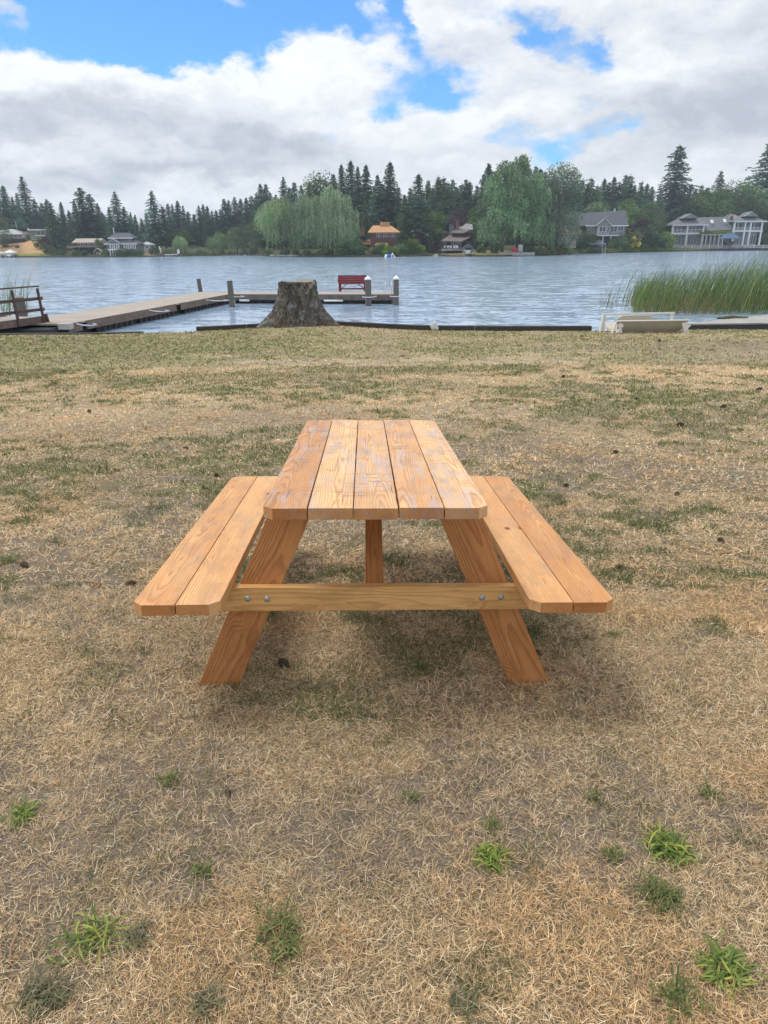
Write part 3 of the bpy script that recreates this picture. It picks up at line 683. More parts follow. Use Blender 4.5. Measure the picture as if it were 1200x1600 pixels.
stone((q_.x, float(edge_y(q_.x)) - .02, gz1(q_.x, 21.3) + .10), (.075, .06, .12), 'leaning white stone on the timber bulkhead, the slimmer of two', 1)
stone((q2.x + .01, float(edge_y(q2.x)) - .03, gz1(q2.x, 21.3) + .13), (.065, .06, .15), 'upright white stone on the timber bulkhead, the taller of two', 5)

# ------------------------------------------------------------------ tree stump
def make_stump():
    T = empty('tree_stump', (SX, SY, gz1(SX, SY) - .02), label='large weathered tree stump with flaring roots by the lake', cat='tree stump')
    nt, nh = 420, 110; th = np.linspace(0, 2 * np.pi, nt, endpoint=False)[None, :]; hh = np.linspace(0, 1, nh)[:, None]
    Ht = 1.44
    lob = .5 + .5 * np.cos(th - R(200)); lobes = 0
    for a0, wd_, am in ((R(182), .30, 1.25), (R(228), .26, .60), (R(262), .22, .40), (R(300), .3, .35), (R(352), .34, 1.25), (R(60), .5, .8), (R(120), .4, .7)):
        d = (th - a0 + np.pi) % (2 * np.pi) - np.pi; lobes = lobes + am * np.exp(-(d / wd_) ** 2)
    fl = (1 - hh) ** 2.4
    Rr = .60 + .06 * (1 - hh) + fl * (.20 + .50 * lobes) + .012 * np.sin(3 * th + 1) + .02 * np.sin(5 * th)
    u = th / (2 * np.pi) * 60
    X_, Y_ = np.broadcast_to(u, (nh, nt)), np.broadcast_to(hh, (nh, nt))
    wr = 3 * (fbm(X_ * .5 + 8, Y_ * 4 + 2, 3) - .5)
    ridge = 1 - np.abs(2 * fbm((X_ + wr) * 1.0, Y_ * 3.4 + 3, 3, .55) - 1) * 2.2
    ridge2 = 1 - np.abs(2 * fbm((X_ + wr) * 2.6 + 30, Y_ * 9 + 7, 3, .6) - 1) * 2
    Rr = Rr + .065 * (ridge - .5) + .045 * (ridge2 - .5)
    Rr = Rr + .05 * (fbm(X_ * .13, Y_ * 2, 3) - .5)
    top = .02 * np.sin(th * 2) + .016 * np.cos(th - .3) + .035 * (fbm(X_ * .25, Y_ * 0 + 3, 3) - .5)
    Z_ = hh * (Ht + top); Z_ = np.where(hh > .985, Z_, Z_)
    Rr = np.where(hh > .97, Rr - .02 * ((hh - .97) / .03) ** 2, Rr)
    Vv = np.stack([Rr * np.cos(th), Rr * np.sin(th), np.broadcast_to(Z_, Rr.shape)], -1).reshape(-1, 3)
    i_ = np.arange(nh * nt).reshape(nh, nt); j_ = np.roll(i_, -1, 1)
    Qs = np.stack([i_[:-1], j_[:-1], j_[1:], i_[1:]], -1).reshape(-1, 4)
    m, t, p = new_mat('bark'); pos = t.new('ShaderNodeTexCoord').outputs['Object']
    n = t.noise(t.v('MULTIPLY', pos, (1, 1, .25)), 34, 6, .75); n2 = t.noise(t.v('MULTIPLY', pos, (1, 1, .35)), 11, 4, .65)
    at = t.new('ShaderNodeAttribute', attribute_name='col').outputs['Color']
    t.put(p.inputs['Base Color'], t.v('SCALE', at, sc=t.m('MAXIMUM', t.m('ADD', t.m('MULTIPLY', n, 2.6), t.m('MULTIPLY_ADD', n2, 2.4, -1.45)), .12))); p.inputs['Roughness'].default_value = .95
    p.inputs['Specular IOR Level'].default_value = .1
    t.put(p.inputs['Normal'], t.bump(n, .9, .03))
    lich = sm(fbm(X_ * .4 + 5, Y_ * 6, 4, .6), .5, .68)[..., None]
    base = np.array([.14, .13, .118]) * (1 - lich) + np.array([.235, .228, .205]) * lich      # grey bark with lichen patches
    brown = (sm(fbm(X_ * .2 + 25, Y_ * 3 + 9, 3), .5, .65) * sm(1 - hh, .5, .9))[..., None]
    base = base * (1 - brown * .6) + np.array([.13, .09, .06]) * brown * .6
    raw_mesh('bark', Vv, quads=Qs, col=base.reshape(-1, 3), mat=m, parent=T, smooth=True)
    # sawn top with a slightly sunken, cracked surface
    rr = np.linspace(1, 0.02, 26)[:, None]; edge = Rr[-1][None, :]; et = (Ht + top[-1:])
    zt = et * rr ** 0.5 + Ht * (1 - rr ** .5) - .02 * (1 - rr) + .012 * (fbm(np.cos(th) * rr * 6 + 9, np.sin(th) * rr * 6 + 9, 3) - .5)
    Vt = np.stack([edge * rr * np.cos(th) * .995, edge * rr * np.sin(th) * .995, zt + .001], -1).reshape(-1, 3)
    i_ = np.arange(26 * nt).reshape(26, nt); j_ = np.roll(i_, -1, 1); Qt = np.stack([i_[:-1], j_[:-1], j_[1:], i_[1:]], -1).reshape(-1, 4)
    mt = pbr('sawn_top', (.27, .245, .21), .9, .5, 14, .5, 40)
    raw_mesh('sawn_top', Vt, quads=Qt, mat=mt, parent=T, smooth=True)
    mb = MB(); mb.bar((.52, -.34, 1.36), (.60, -.16, 1.37), .10, .12); mb.bar((.42, -.44, 1.28), (.53, -.3, 1.3), .08, .16); mb.build('splinter', mt, T, bevel=.03)
make_stump()
bpy.data.objects['tree_stump'].scale = (.85, .85, .885)

# ------------------------------------------------------------------ dock
DZ = -1.0
M_DECK = pbr('dock_deck', (0.40, 0.35, 0.30), 0.85, 0.2, 1.2, 0.3, 20)
M_FASC = pbr('dock_fascia', (0.17, 0.125, 0.10), 0.85, 0.6, 3.0, 0.5, 30, streak=(.5, .5, 3))
M_FLOAT = pbr('dock_float', (0.05, 0.048, 0.046), 0.8, 0.5, 5)
M_PALE = pbr('pale_metal', (0.55, 0.57, 0.60), 0.45, 0.1, 10, metal=.3)
M_PILE = pbr('pile_wood', (0.14, 0.125, 0.105), 0.9, 0.5, 5, 0.5, 30, streak=(2, 2, .5))
M_CAP = pbr('white_cap', (0.78, 0.79, 0.80), 0.4, 0.05, 5)
M_REDW = pbr('red_paint', (0.22, 0.022, 0.032), 0.5, 0.25, 8)
M_BROWNW = pbr('brown_rail', (0.105, 0.062, 0.05), 0.75, 0.4, 9, 0.4, 50)
D = empty('dock', (0, 0, 0), label='long low floating dock with beige deck reaching into the lake', cat='dock')
P0 = Vector((onz(105, 506, DZ).x, onz(105, 506, DZ).y, 0)); P1 = Vector((onz(357, 459.5, DZ).x, onz(357, 459.5, DZ).y, 0))
ax = (P1 - P0).normalized(); nn = Vector((-ax.y, ax.x, 0)); DW = 2.35
mb = MB()
qa = [P0 - ax * .0, P1 + ax * 2.0, P1 + ax * 2.0 + nn * DW, P0 + nn * DW - ax * .0]
mb.prism([(v.x, v.y) for v in qa], DZ - .06, DZ); mb.build('left_deck', M_DECK, D, bevel=.008)
E1 = onz(617, 459.8, DZ); E1.z = 0; bx = (E1 - P1).normalized(); bn = Vector((-bx.y, bx.x, 0))
mb = MB(); qb = [P1 + bx * .015, E1, E1 + bn * 2.1, P1 + bn * 2.1 + bx * .015 ]
mb.prism([(v.x, v.y) for v in qb], DZ - .058, DZ + .003); mb.build('right_deck', M_DECK, D, bevel=.008)
L1 = (P1 - P0).length; segs = [(0, .8), (1.15, 5.0), (5.03, 8.8), (9.3, 12.8), (12.83, 15.9)]
sc_ = L1 / 15.9
for a, b in segs:                                          # planks of the near side, floats below
    mb = MB(); A = P0 + ax * a * sc_ - nn * .035; B = P0 + ax * b * sc_ - nn * .035; mb.bar((A.x, A.y, DZ - .15), (B.x, B.y, DZ - .15), .06, .30); mb.build('fascia', M_FASC, D, bevel=.01)
for a, b in ((1.9, 4.9), (5.3, 8.9), (9.9, 15.6)):
    mb = MB(); A = P0 + ax * a * sc_ + nn * .09; B = P0 + ax * b * sc_ + nn * .09; mb.bar((A.x, A.y, DZ - .42), (B.x, B.y, DZ - .42), .05, .26)
    n = int((b - a) / .42)
    for k in range(n + 1):
        c = A.lerp(B, k / n) - nn * .06; mb.box(c.x - .035, c.x + .035, c.y - .03, c.y + .03, DZ - .57, DZ - .30)
    mb.build('float_casing', M_FLOAT, D)
mb = MB()
c0 = P0 + nn * 1.2 + ax * .2; c1 = P1 + nn * 1.2 + ax * 1.6; mb.bar((c0.x, c0.y, DZ - .42), (c1.x, c1.y, DZ - .42), 1.9, .6); mb.build('float_casing', M_FLOAT, D)
mb = MB(); A = P1 - bn * .03 + bx * .1; B = E1 - bn * .03; mb.bar((A.x, A.y, DZ - .16), (B.x, B.y, DZ - .16), .06, .3); mb.build('fascia', pbr('grey_fascia', (.15, .125, .11), .85, .6, 2.5, .4, 30), D, bevel=.01)
mb = MB(); A = P1 + bn * 1.0 + bx * .3; B = E1 + bn * 1.0 - bx * .2; mb.bar((A.x, A.y, DZ - .42), (B.x, B.y, DZ - .42), 1.7, .5); mb.build('float_casing', M_FLOAT, D)
for fr_ in (.10, .64):                                       # white bumpers on the outer arm
    c = P1.lerp(E1, fr_) - bn * .09; mb = MB(); Lh = .28 if fr_ < .2 else .52
    mb.tube([c - bx * Lh + Vector((0, 0, DZ - .33)), c + bx * Lh + Vector((0, 0, DZ - .33))], .05, 8); mb.build('bumper', M_CAP, D, smooth=True)
def hoop(c, dx_, dy_):
    mb = MB(); z = DZ - .02; pts = [(c.x, c.y, z), (c.x + dx_ * .45, c.y - .30, z - .02), (c.x + dx_, c.y - dy_ * .55, z - .03), (c.x + dx_ * 1.15, c.y - dy_ * .2, z - .02), (c.x + dx_ * .85, c.y + .05, z)]
    mb.tube(pts, .022, 6); mb.build('mooring_hoop', M_PALE, D, smooth=True)
for px, py, w_ in ((120, 505, .62), (233, 484, .75), (322, 468, 1.0), (357, 462, .75)):
    c = onz(px, py, DZ); hoop(c, w_, .6)
mb = MB(); A = P0 - nn * .06; mb.box(A.x - .35, A.x + .05, A.y - .10, A.y + .25, DZ - .18, DZ + .01); mb.build('end_cap', pbr('bleached', (.45, .42, .38), .8, .2, 6), D, bevel=.01)
# concrete footing under the gangway
mb = MB(); f0 = onz(-60, 514, -1.25); f1 = onz(100, 508, -1.1); mb.box(f0.x - 3, f1.x, f1.y - 1.2, f1.y + .6, -1.9, -1.12)
mb.build('float_block', pbr('dark_float', (.045, .05, .055), .8, .4, 3), D, bevel=.03)
PILES = [(311.5, 457, 435.5, .125, 'short dark tilted pile behind the bend of the dock', -.09, None), (362.5, 464, 438.5, .15, 'plain dark pile standing at the inner corner of the dock', -.03, None),
         (575.5, 461.5, 432, .165, 'white capped pile beside the red bench', 0, 1), (618.3, 460.5, 431.5, .15, 'white capped pile at the outer end of the dock', .01, 1)]
for px, pb, ptop, r_, lab, lean, cap in PILES:
    b = onz(px, pb, DZ); tp = aty(px, ptop, b.y)
    if px < 320: b = onz(px + 2, pb - 1, DZ) + Vector((0, .5, 0)); tp = aty(px, ptop, b.y)
    elif px > 560: b += Vector((0, -.28, 0)); tp = aty(px, ptop, b.y)
    T = empty('dock_pile', (b.x, b.y, -2.6), label=lab, cat='pile')
    Hh = tp.z + 2.6 - (.13 if cap else 0); mb = MB(); mb.tube([(-lean * (-1) * .0, 0, 0), (lean, 0, Hh * .5), (2 * lean, 0, Hh)], [r_ * 1.05, r_, r_ * .95], 14); mb.build('post', M_PILE, T, smooth=False, bevel=.0)
    if cap:
        mb = MB(); mb.tube([(2 * lean, 0, Hh - .03), (2 * lean, 0, Hh + .03), (2 * lean, 0, Hh + .17)], [r_ * 1.12, r_ * 1.12, .015], 16); mb.build('cap', M_CAP, T)
    if px > 560 :
        mb = MB(); zz = DZ - .06 + 2.6; mb.tube([(-.30, .25, zz), (-.27, -.24, zz), (.22, -.26, zz), (.42, .25, zz + .02)], .028, 6); mb.build('hoop', M_PALE, T)
# swimming ladder
lb = onz(607, 459, DZ); LD = empty('dock_ladder', (lb.x, lb.y, DZ), label='metal swimming ladder with curved handrails at the dock end', cat='ladder')
for s_ in (-.17, .17):
    mb = MB(); mb.tube([(s_, .62, .0), (s_, .60, .50), (s_, .50, .58), (s_, .30, .60), (s_, .02, .56), (s_, -.12, .40), (s_, -.14, -.9)], .022, 7); mb.build('handrail', M_PALE, LD, smooth=True)
for z in (-.15, -.4, -.65):
    mb = MB(); mb.box(-.16, .16, -.18, -.10, z, z + .03); mb.build('rung', M_PALE, LD)
# red bench seen from behind
rb = onz(551, 455.8, DZ); sR = (rb - cam.location).length / F * 0.96
RB = empty('dock_bench', (rb.x, rb.y, DZ + .004), (0, 0, -.03), label='dark red wooden bench seen from behind on the dock', cat='bench')
W2 = .80
mb = MB()
for k in range(4): z = .50 + k * .112; mb.bar((-W2, -.0 - k * .035, z), (W2, -.0 - k * .035, z), .03, .104)
mb.build('backrest', M_REDW, RB, bevel=.006)
mb = MB()
for k in range(3): mb.box(-W2 + .02, W2 - .02, .08 + k * .155, .22 + k * .155, .40, .435)
mb.build('seat', M_REDW, RB, bevel=.006)
for s_ in (-1, 1):
    mb = MB(); mb.bar((s_ * (W2 - .12), .03, 0), (s_ * (W2 - .12), .03, .52), .09, .05, up=(0, 1, 0)); mb.build('leg', M_REDW, RB, bevel=.005)
    mb = MB(); mb.bar((s_ * (W2 - .02), .52, 0), (s_ * (W2 - .02), .52, .62), .09, .05, up=(0, 1, 0)); mb.build('leg', M_REDW, RB, bevel=.005)
    mb = MB(); mb.bar((s_ * (W2 + .02), -.06, .63), (s_ * (W2 + .02), .58, .63), .09, .035); mb.build('armrest', M_REDW, RB, bevel=.005)
    mb = MB(); mb.bar((s_ * (W2 - .12), .04, .14), (s_ * .32, .04, .40), .035, .07, up=(0, 1, 0)); mb.build('brace', M_REDW, RB, bevel=.005)
mb = MB(); mb.bar((-W2 + .12, .085, .15), (W2 - .12, .085, .15), .035, .075); mb.build('stretcher', M_REDW, RB, bevel=.005)

# gangway with its railing
GA = empty('gangway', (0, 0, 0), label='dark brown wooden gangway with railing leading down to the dock', cat='gangway')
gB = onz(69, 503, -.98); gB.z = -.98; gA0 = aty(2, 512.5, gB.y - 2.0)
gd = (gA0 - gB).normalized(); gn = Vector((gd.y, -gd.x, 0)).normalized();
if gn.y < 0: gn = -gn
gL = 5.2; gE = gB + gd * gL
mb = MB(); mb.bar(gB + Vector((0, 0, .08)), gE + Vector((0, 0, .08)), .06, .24); mb.build('stringer', pbr('gang_side', (.15, .105, .085), .85, .5, 4, .4, 30), GA, bevel=.006)
mb = MB(); o_ = gn * 1.5; mb.bar(gB + o_ + Vector((0, 0, .08)), gE + o_ + Vector((0, 0, .08)), .06, .24); mb.build('stringer', M_BROWNW, GA, bevel=.006)
mb = MB(); up_ = Vector((0, 0, .17)); mb.slab(gB + gn * .05 + up_, gE + gn * .05 + up_, gE + gn * 1.46 + up_, gB + gn * 1.46 + up_, .04); mb.build('deck', pbr('gang_deck', (.34, .315, .28), .85, .25, 3), GA)
post_d = [.14, 1.42 * 1.0, 2.7, 4.0]
pd = [.12, None, None, None]
gfr = lambda px: None
def gpos(px):                               # where along the stringer a pixel column falls
    best = min(range(0, 520), key=lambda k: abs((lambda v: 600 + F * (CM.transposed() @ (v - cam.location)).x / -(CM.transposed() @ (v - cam.location)).z)(gB + gd * (k / 100)) - px)); return best / 100
d1, d2 = gpos(67), gpos(28); stepd = max(.6, d2 - d1)
RH = 1.12
for k in range(4):
    d_ = d1 + k * stepd
    if d_ > gL: break
    b_ = gB + gd * d_ - gn * .055 + Vector((0, 0, -.03)); mb = MB(); mb.bar(b_, b_ + gd * .06 + Vector((0, 0, RH + .03)), .09, .05, up=gn); mb.build('railing_post', M_BROWNW, GA, bevel=.005)
for hgt, wd_, th_ in ((RH + .06, .14, .045), (.78, .04, .10), (.42, .04, .10)):
    a_ = gB - gd * (-.02 if hgt > 1 else .12) + Vector((0, 0, hgt)); b_ = gE + Vector((0, 0, hgt)); mb = MB(); mb.bar(a_, b_, wd_, th_); mb.build('rail', M_BROWNW, GA, bevel=.005)
mb = MB(); b_ = gB - gd * .14 - gn * .02; mb.bar(b_ + Vector((0, 0, -.02)), b_ + Vector((-.05, 0, .26)), .10, .14); mb.build('post_block', M_BROWNW, GA, bevel=.01)
pl = onz(11, 497, -1.0); T = empty('dock_pile', (pl.x, pl.y + 1.2, -2.4), label='thick weathered pile with pale top behind the gangway railing', cat='pile')
tp = aty(10, 464, pl.y + 1.2); mb = MB(); mb.tube([(0, 0, 0), (0, 0, tp.z + 2.37)], .17, 14); mb.build('post', M_PILE, T); mb = MB(); mb.tube([(0, 0, tp.z + 2.37), (0, 0, tp.z + 2.43)], [.185, .175], 14); mb.build('cap', pbr('pale_top', (.4, .38, .34), .8), T)

# tipped-over white bench on the lawn
M_WHITE = pbr('white_paint', (0.74, 0.72, 0.68), 0.5, 0.08, 6); M_CREAM = pbr('cream_paint', (0.52, 0.47, 0.39), 0.6, 0.15, 5)
wl = onz(1010, 517.6, -.90); TB = empty('tipped_bench', (wl.x, wl.y, gz1(wl.x, wl.y) + .004), (0, 0, -.02), label='white garden bench tipped over at the lawn edge near the reeds', cat='bench')
sW = (wl - cam.location).length / F
def bp(px, py): return ((px - 1010) * sW, (517.6 - py) * sW)    # pixels to metres on the bench
(xl, _), (xr, _) = bp(967, 0), bp(1067, 0)
tilt_top = .37
mb = MB(); mb.slab((xl, .02, tilt_top), (xr, .02, tilt_top + .01), (xr - .10, .26, .03), (xl + .12, .26, .02), .025); mb.build('seat_panel', M_CREAM, TB, bevel=.004)
mb = MB(); mb.bar((xl - .02, .0, tilt_top + .015), (xr + .03, .0, tilt_top + .03), .10, .028); mb.build('seat_edge', M_WHITE, TB, bevel=.004)
for s_, xe in ((-1, xl + .10), (1, xr - .03)):
    mb = MB(); M_ = Matrix.Identity(4)
    pr = [(0, tilt_top - .03), (.10, .24), (.04, .16), (.07, .0), (-.10, .0), (-.02, .14), (-.08, .26)]
    if s_ > 0: pr = [(0, tilt_top - .01), (.12, .22), (.05, .15), (.09, .0), (-.06, .0), (-.10, .18), (-.14, .30)]
    vs = [(xe + a, -.03, b) for a, b in pr] + [(xe + a, .05, b) for a, b in pr]; n = len(pr)
    mb.add(vs, [tuple(range(n)), tuple(range(n, 2 * n))[::-1]] + [(k, (k + 1) % n, n + (k + 1) % n, n + k) for k in range(n)]); mb.build('end_bracket', M_WHITE, TB, bevel=.003)
mb = MB(); mb.bar((xl - .02, -.02, tilt_top - .01), (xl - .14, -.10, 0), .035, .06); mb.build('leg', M_WHITE, TB, bevel=.003)
z9 = bp(0, 490)[1]
for xx, z0, w9 in ((bp(955.5, 0)[0], 0, .085), (bp(1054, 0)[0], .20, .08)):
    mb = MB(); mb.box(xx - w9 / 2, xx + w9 / 2, .50, .55, z0, z9 + .03); mb.build('post', M_WHITE, TB, bevel=.003)
mb = MB(); mb.bar((bp(953, 0)[0], .46, z9), (bp(949, 0)[0], .36, 0.0), .05, .05); mb.build('leg', M_WHITE, TB, bevel=.003)
mb = MB(); mb.bar((bp(953, 0)[0], .495, z9 + .01), (bp(1056, 0)[0], .495, z9 + .04), .04, .065); mb.build('top_rail', M_WHITE, TB, bevel=.003)
tr = [(bp(970, 0)[0], .30), (bp(1035, 0)[0], .30), (bp(1021, 0)[0], .495), (bp(983, 0)[0], .495)]
mb = MB(); n = 4; mb.add([(a, .56, b) for a, b in tr] + [(a, .60, b) for a, b in tr], [(0, 1, 2, 3), (7, 6, 5, 4), (0, 4, 5, 1), (1, 5, 6, 2), (2, 6, 7, 3), (3, 7, 4, 0)]); mb.build('back_board', M_CREAM, TB, bevel=.004)
mb = MB(); mb.slab((xl - .1, .34, .02), (xr - .15, .34, .02), (xr - .15, .95, .22), (xl - .1, .95, .22), .03); mb.build('backrest', M_CREAM, TB)

TB.scale = (1, 1, .84)
# ------------------------------------------------------------------ reeds
def reeds(name, px0, px1, n, hlo, hhi, lab, seed, dens=None, y_lo=495, y_hi=478, lean=.35):
    rs = np.random.RandomState(seed)
    px = px0 + (px1 - px0) * rs.rand(n)
    if dens is not None: px = px0 + (px1 - px0) * (1 - (1 - rs.rand(n)) ** dens)
    py = y_lo + (y_hi - y_lo) * rs.rand(n)
    P = np.array([onz(a, b, WATER) for a, b in zip(px, py)])
    fr = np.clip((px - px0) / (px1 - px0), 0, 1)
    clump = fbm(P[:, 0] * .9, P[:, 1] * .9 + 30, 3)
    Hh = (hlo + (hhi - hlo) * np.minimum(1, fr * 2.2) ** .7) * (.62 + .5 * rs.rand(n)) * (.75 + .5 * clump)
    dead = rs.rand(n) < (.20 + .25 * (fbm(P[:, 0] * .5, P[:, 1] * .5, 2) > .55)); Hh = np.where(dead, Hh * .55, Hh)
    e = np.where(dead, .6 + .8 * rs.rand(n), 1.25 + .25 * rs.rand(n)); az_ = np.where(dead, rs.rand(n) * 6.28, rs.randn(n) * .9)
    wd_ = np.where(dead, .022, .013 + .012 * rs.rand(n))
    pal = np.array([[.14, .22, .06], [.20, .29, .07], [.08, .14, .05], [.32, .38, .14], [.15, .20, .10]]); c = pal[rs.choice(5, n)] * (.7 + .6 * rs.rand(n, 1))
    c = np.where(dead[:, None], np.array([.33, .25, .13]) * (.6 + .7 * rs.rand(n, 1)), c)
    rows = 6; pts = []; p_ = P.copy(); p_[:, 2] -= .1; a = az_; bend = .06 + .13 * rs.rand(n)
    for k in range(rows):
        wk = (wd_ * (1, 1, .9, .75, .5, .0)[k] * .5)[:, None]; sd_ = np.stack([np.cos(rs.rand(n) * .8), np.sin(rs.rand(n) * .8), np.zeros(n)], -1)
        pts += [p_ - sd_ * wk, p_ + sd_ * wk]
        d = np.stack([np.cos(a) * np.cos(e), np.sin(a) * np.cos(e) * .5, np.sin(e)], -1); p_ = p_ + d * ((Hh + .1) / (rows - 1))[:, None]; e = e - bend * (k + 1) * lean * 1.2
        p_[:, 0] += 0.0
    Vb = np.stack(pts, 1).reshape(-1, 3); b = (np.arange(n) * 12)[:, None]
    q = np.concatenate([b + np.array([2 * k, 2 * k + 1, 2 * k + 3, 2 * k + 2]) for k in range(5)])
    tag(raw_mesh(name, Vb, quads=q, col=np.repeat(c, 12, 0), mat=M_GRASS), lab, kind='stuff')
reeds('reeds', 985, 1330, 4600, 1.55, 2.5, 'tall green reeds leaning in the wind by the concrete slab', 3, None, 492, 470)
reeds('reeds', 935, 1040, 120, 1.3, 1.9, 'sparse outlying reed stems standing in open water', 4, None, 484, 470)
reeds('reeds', -120, 45, 170, 1.4, 2.0, 'thin reeds behind the gangway railing', 5, None, 500, 478)
#==PART3==
# ------------------------------------------------------------------ far shore
SHORE_PX = [(-700, 404), (-300, 403.5), (0, 402.5), (200, 402), (330, 400), (345, 399.2), (405, 399.2), (428, 401.5), (600, 402), (680, 400), (700, 401), (790, 401), (860, 399), (900, 396.8), (1000, 394.3), (1100, 392.4), (1200, 390.9), (1500, 387.5), (1900, 383.5)]
def shore_pt(px): return onz(px, float(np.interp(px, [a for a, b in SHORE_PX], [b for a, b in SHORE_PX])), WATER)
def land_z(px, d):                         # height of the land d metres behind the waterline
    sl = np.interp(px, [-300, 60, 100, 240, 330, 420, 640, 800, 900, 1040, 1200], [.16, .15, .07, .05, .05, .03, .035, .03, .05, .05, .06])
    return WATER + .55 + sl * min(d, 60) + .03 * max(0, d - 60) if d > 0 else WATER - .4
def land(px, d):
    p_ = shore_pt(px); r = Vector((p_.x, p_.y, 0)).normalized(); q_ = p_ + r * d; return Vector((q_.x, q_.y, land_z(px, d)))
cols = list(np.linspace(-700, 1900, 200)); rows = [-1.0, 0.01, 1.5, 4, 9, 15, 24, 36, 50, 70, 100, 160, 300]
V, C = [], []
for d in rows:
    for px in cols:
        p_ = land(px, max(d, 0)) if d > 0 else None
        if p_ is None: q_ = shore_pt(px); r = Vector((q_.x, q_.y, 0)).normalized(); p_ = q_ + r * d; p_.z = WATER - .5
        if d == 0.01: p_.z = WATER + .45
        V.append(tuple(p_))
        n = vnoise(np.array(px * .05), np.array(d * .2 + 4))
        c = np.array([.075, .085, .04]) * (.7 + .6 * n)
        if px < 36 and 2 < d < 60: c = np.array([.34, .22, .12]) * (.8 + .4 * n)
        if 36 <= px < 71 and 3.8 < d < 60: c = np.array([.50, .33, .16]) * (.85 + .3 * n)
        if px < 71 and d < 5: c = np.array([.20, .22, .06])
        if 215 < px < 250 and d < 20: c = np.array([.38, .29, .17])
        if (895 < px < 1040 and d < 12): c = np.array([.16, .21, .06])
        if (690 < px < 790 and d < 26): c = np.array([.24, .23, .10])
        if d <= .01: c = np.array([.06, .055, .045])
        C.append(c)
V = np.array(V); C = np.array(C); idx = np.arange(len(rows) * len(cols)).reshape(len(rows), len(cols))
Q = np.stack([idx[:-1, :-1], idx[:-1, 1:], idx[1:, 1:], idx[1:, :-1]], -1).reshape(-1, 4)
ml, t, p = new_mat('far_land'); at = t.new('ShaderNodeAttribute', attribute_name='col').outputs['Color']; pos = t.new('ShaderNodeTexCoord').outputs['Object']
t.put(p.inputs['Base Color'], t.v('SCALE', at, sc=t.m('MULTIPLY_ADD', t.noise(pos, .9, 5, .7), 1.2, .4))); p.inputs['Roughness'].default_value = .95; p.inputs['Specular IOR Level'].default_value = .1
tag(raw_mesh('far_shore_land', V, quads=Q, col=C, mat=ml), 'grassy land behind the opposite lake shore', kind='structure')

# foliage prototypes, 1 m high, scaled per tree -------------------------------------------------
M_LEAF = leafy('foliage', .7, .35, .8, .35); M_TRUNK = pbr('trunk_bark', (.10, .075, .055), .9, .4, 8)
def leaf_quads(P, s, rs, flat=.0, stretch=1.0, down=0.0, aspect=.6):
    n = len(P); d = rs.randn(n, 3); d[:, 2] *= (1 - flat); d[:, 2] -= down; d /= np.linalg.norm(d, axis=1)[:, None] + 1e-9
    r2 = rs.randn(n, 3); e = np.cross(d, r2); e /= np.linalg.norm(e, axis=1)[:, None] + 1e-9
    a = d * (s * stretch)[:, None] * .5; b = e * (s * aspect)[:, None] * .5
    Vb = np.stack([P - a, P + b * .9, P + a, P - b * .9], 1).reshape(-1, 3); q = (np.arange(n) * 4)[:, None] + np.arange(4)
    return Vb, q
def crown_obj(parts, cols):
    Vs, Qs, Cs, off = [], [], [], 0
    for (V_, q), c in zip(parts, cols): Vs.append(V_); Qs.append(q + off); Cs.append(np.repeat(c, 4, 0)); off += len(V_)
    o = raw_mesh('crown', np.concatenate(Vs), quads=np.concatenate(Qs), col=np.concatenate(Cs), mat=M_LEAF); return o
def conifer(seed, rad=.17, base=.10, sparse=1.0, col=(.092, .145, .105), droop=.35, ragged=.35):
    rs = np.random.RandomState(seed); P, S, cols_ = [], [], []
    z = base
    while z < .985:
        t_ = (z - base) / (1 - base); rr = rad * (1 - t_) ** .68 * (.82 + .36 * vnoise(np.array(z * 9 + seed * 7), np.array(seed * 3.3))) + .006
        nb = max(3, int((9 * (rr / rad) + 3) * sparse)); a0 = rs.rand() * 6.283
        for k in range(nb):
            a = a0 + 6.283 * k / nb + rs.randn() * .35; L = rr * (1 - ragged * rs.rand() ** 1.5 + (.35 * rs.rand() if rs.rand() < .2 else 0)); m_ = max(3, int(L / .010))
            u = (np.arange(m_) + .6) / m_; lift = .30 + .25 * rs.rand(); zz = z + L * (lift * u - (droop + .25) * u * u) + rs.randn(m_) * .002; w_ = L * .20 * (1.05 - u)
            tone = .6 + .8 * rs.rand()
            for rep in range(4):
                off = rs.randn(m_) * w_
                P.append(np.stack([np.cos(a) * u * L - np.sin(a) * off, np.sin(a) * u * L + np.cos(a) * off, zz - np.abs(off) * .4 - .003 * rep], -1)); S.append(np.full(m_, .019) * (.6 + .8 * rs.rand(m_)))
                cols_.append(np.array(col)[None] * (tone * (.8 + .5 * rs.rand(m_)))[:, None])
        z += (.016 + .016 * rs.rand()) * (1.0 if t_ < .7 else .8)
    P.append(np.stack([rs.randn(12) * .002, rs.randn(12) * .002, .955 + .05 * rs.rand(12)], -1)); S.append(np.full(12, .013)); cols_.append(np.tile(col, (12, 1)))
    P = np.concatenate(P); return leaf_quads(P, np.concatenate(S), rs, .45, 1.2, .3, .5), np.concatenate(cols_)
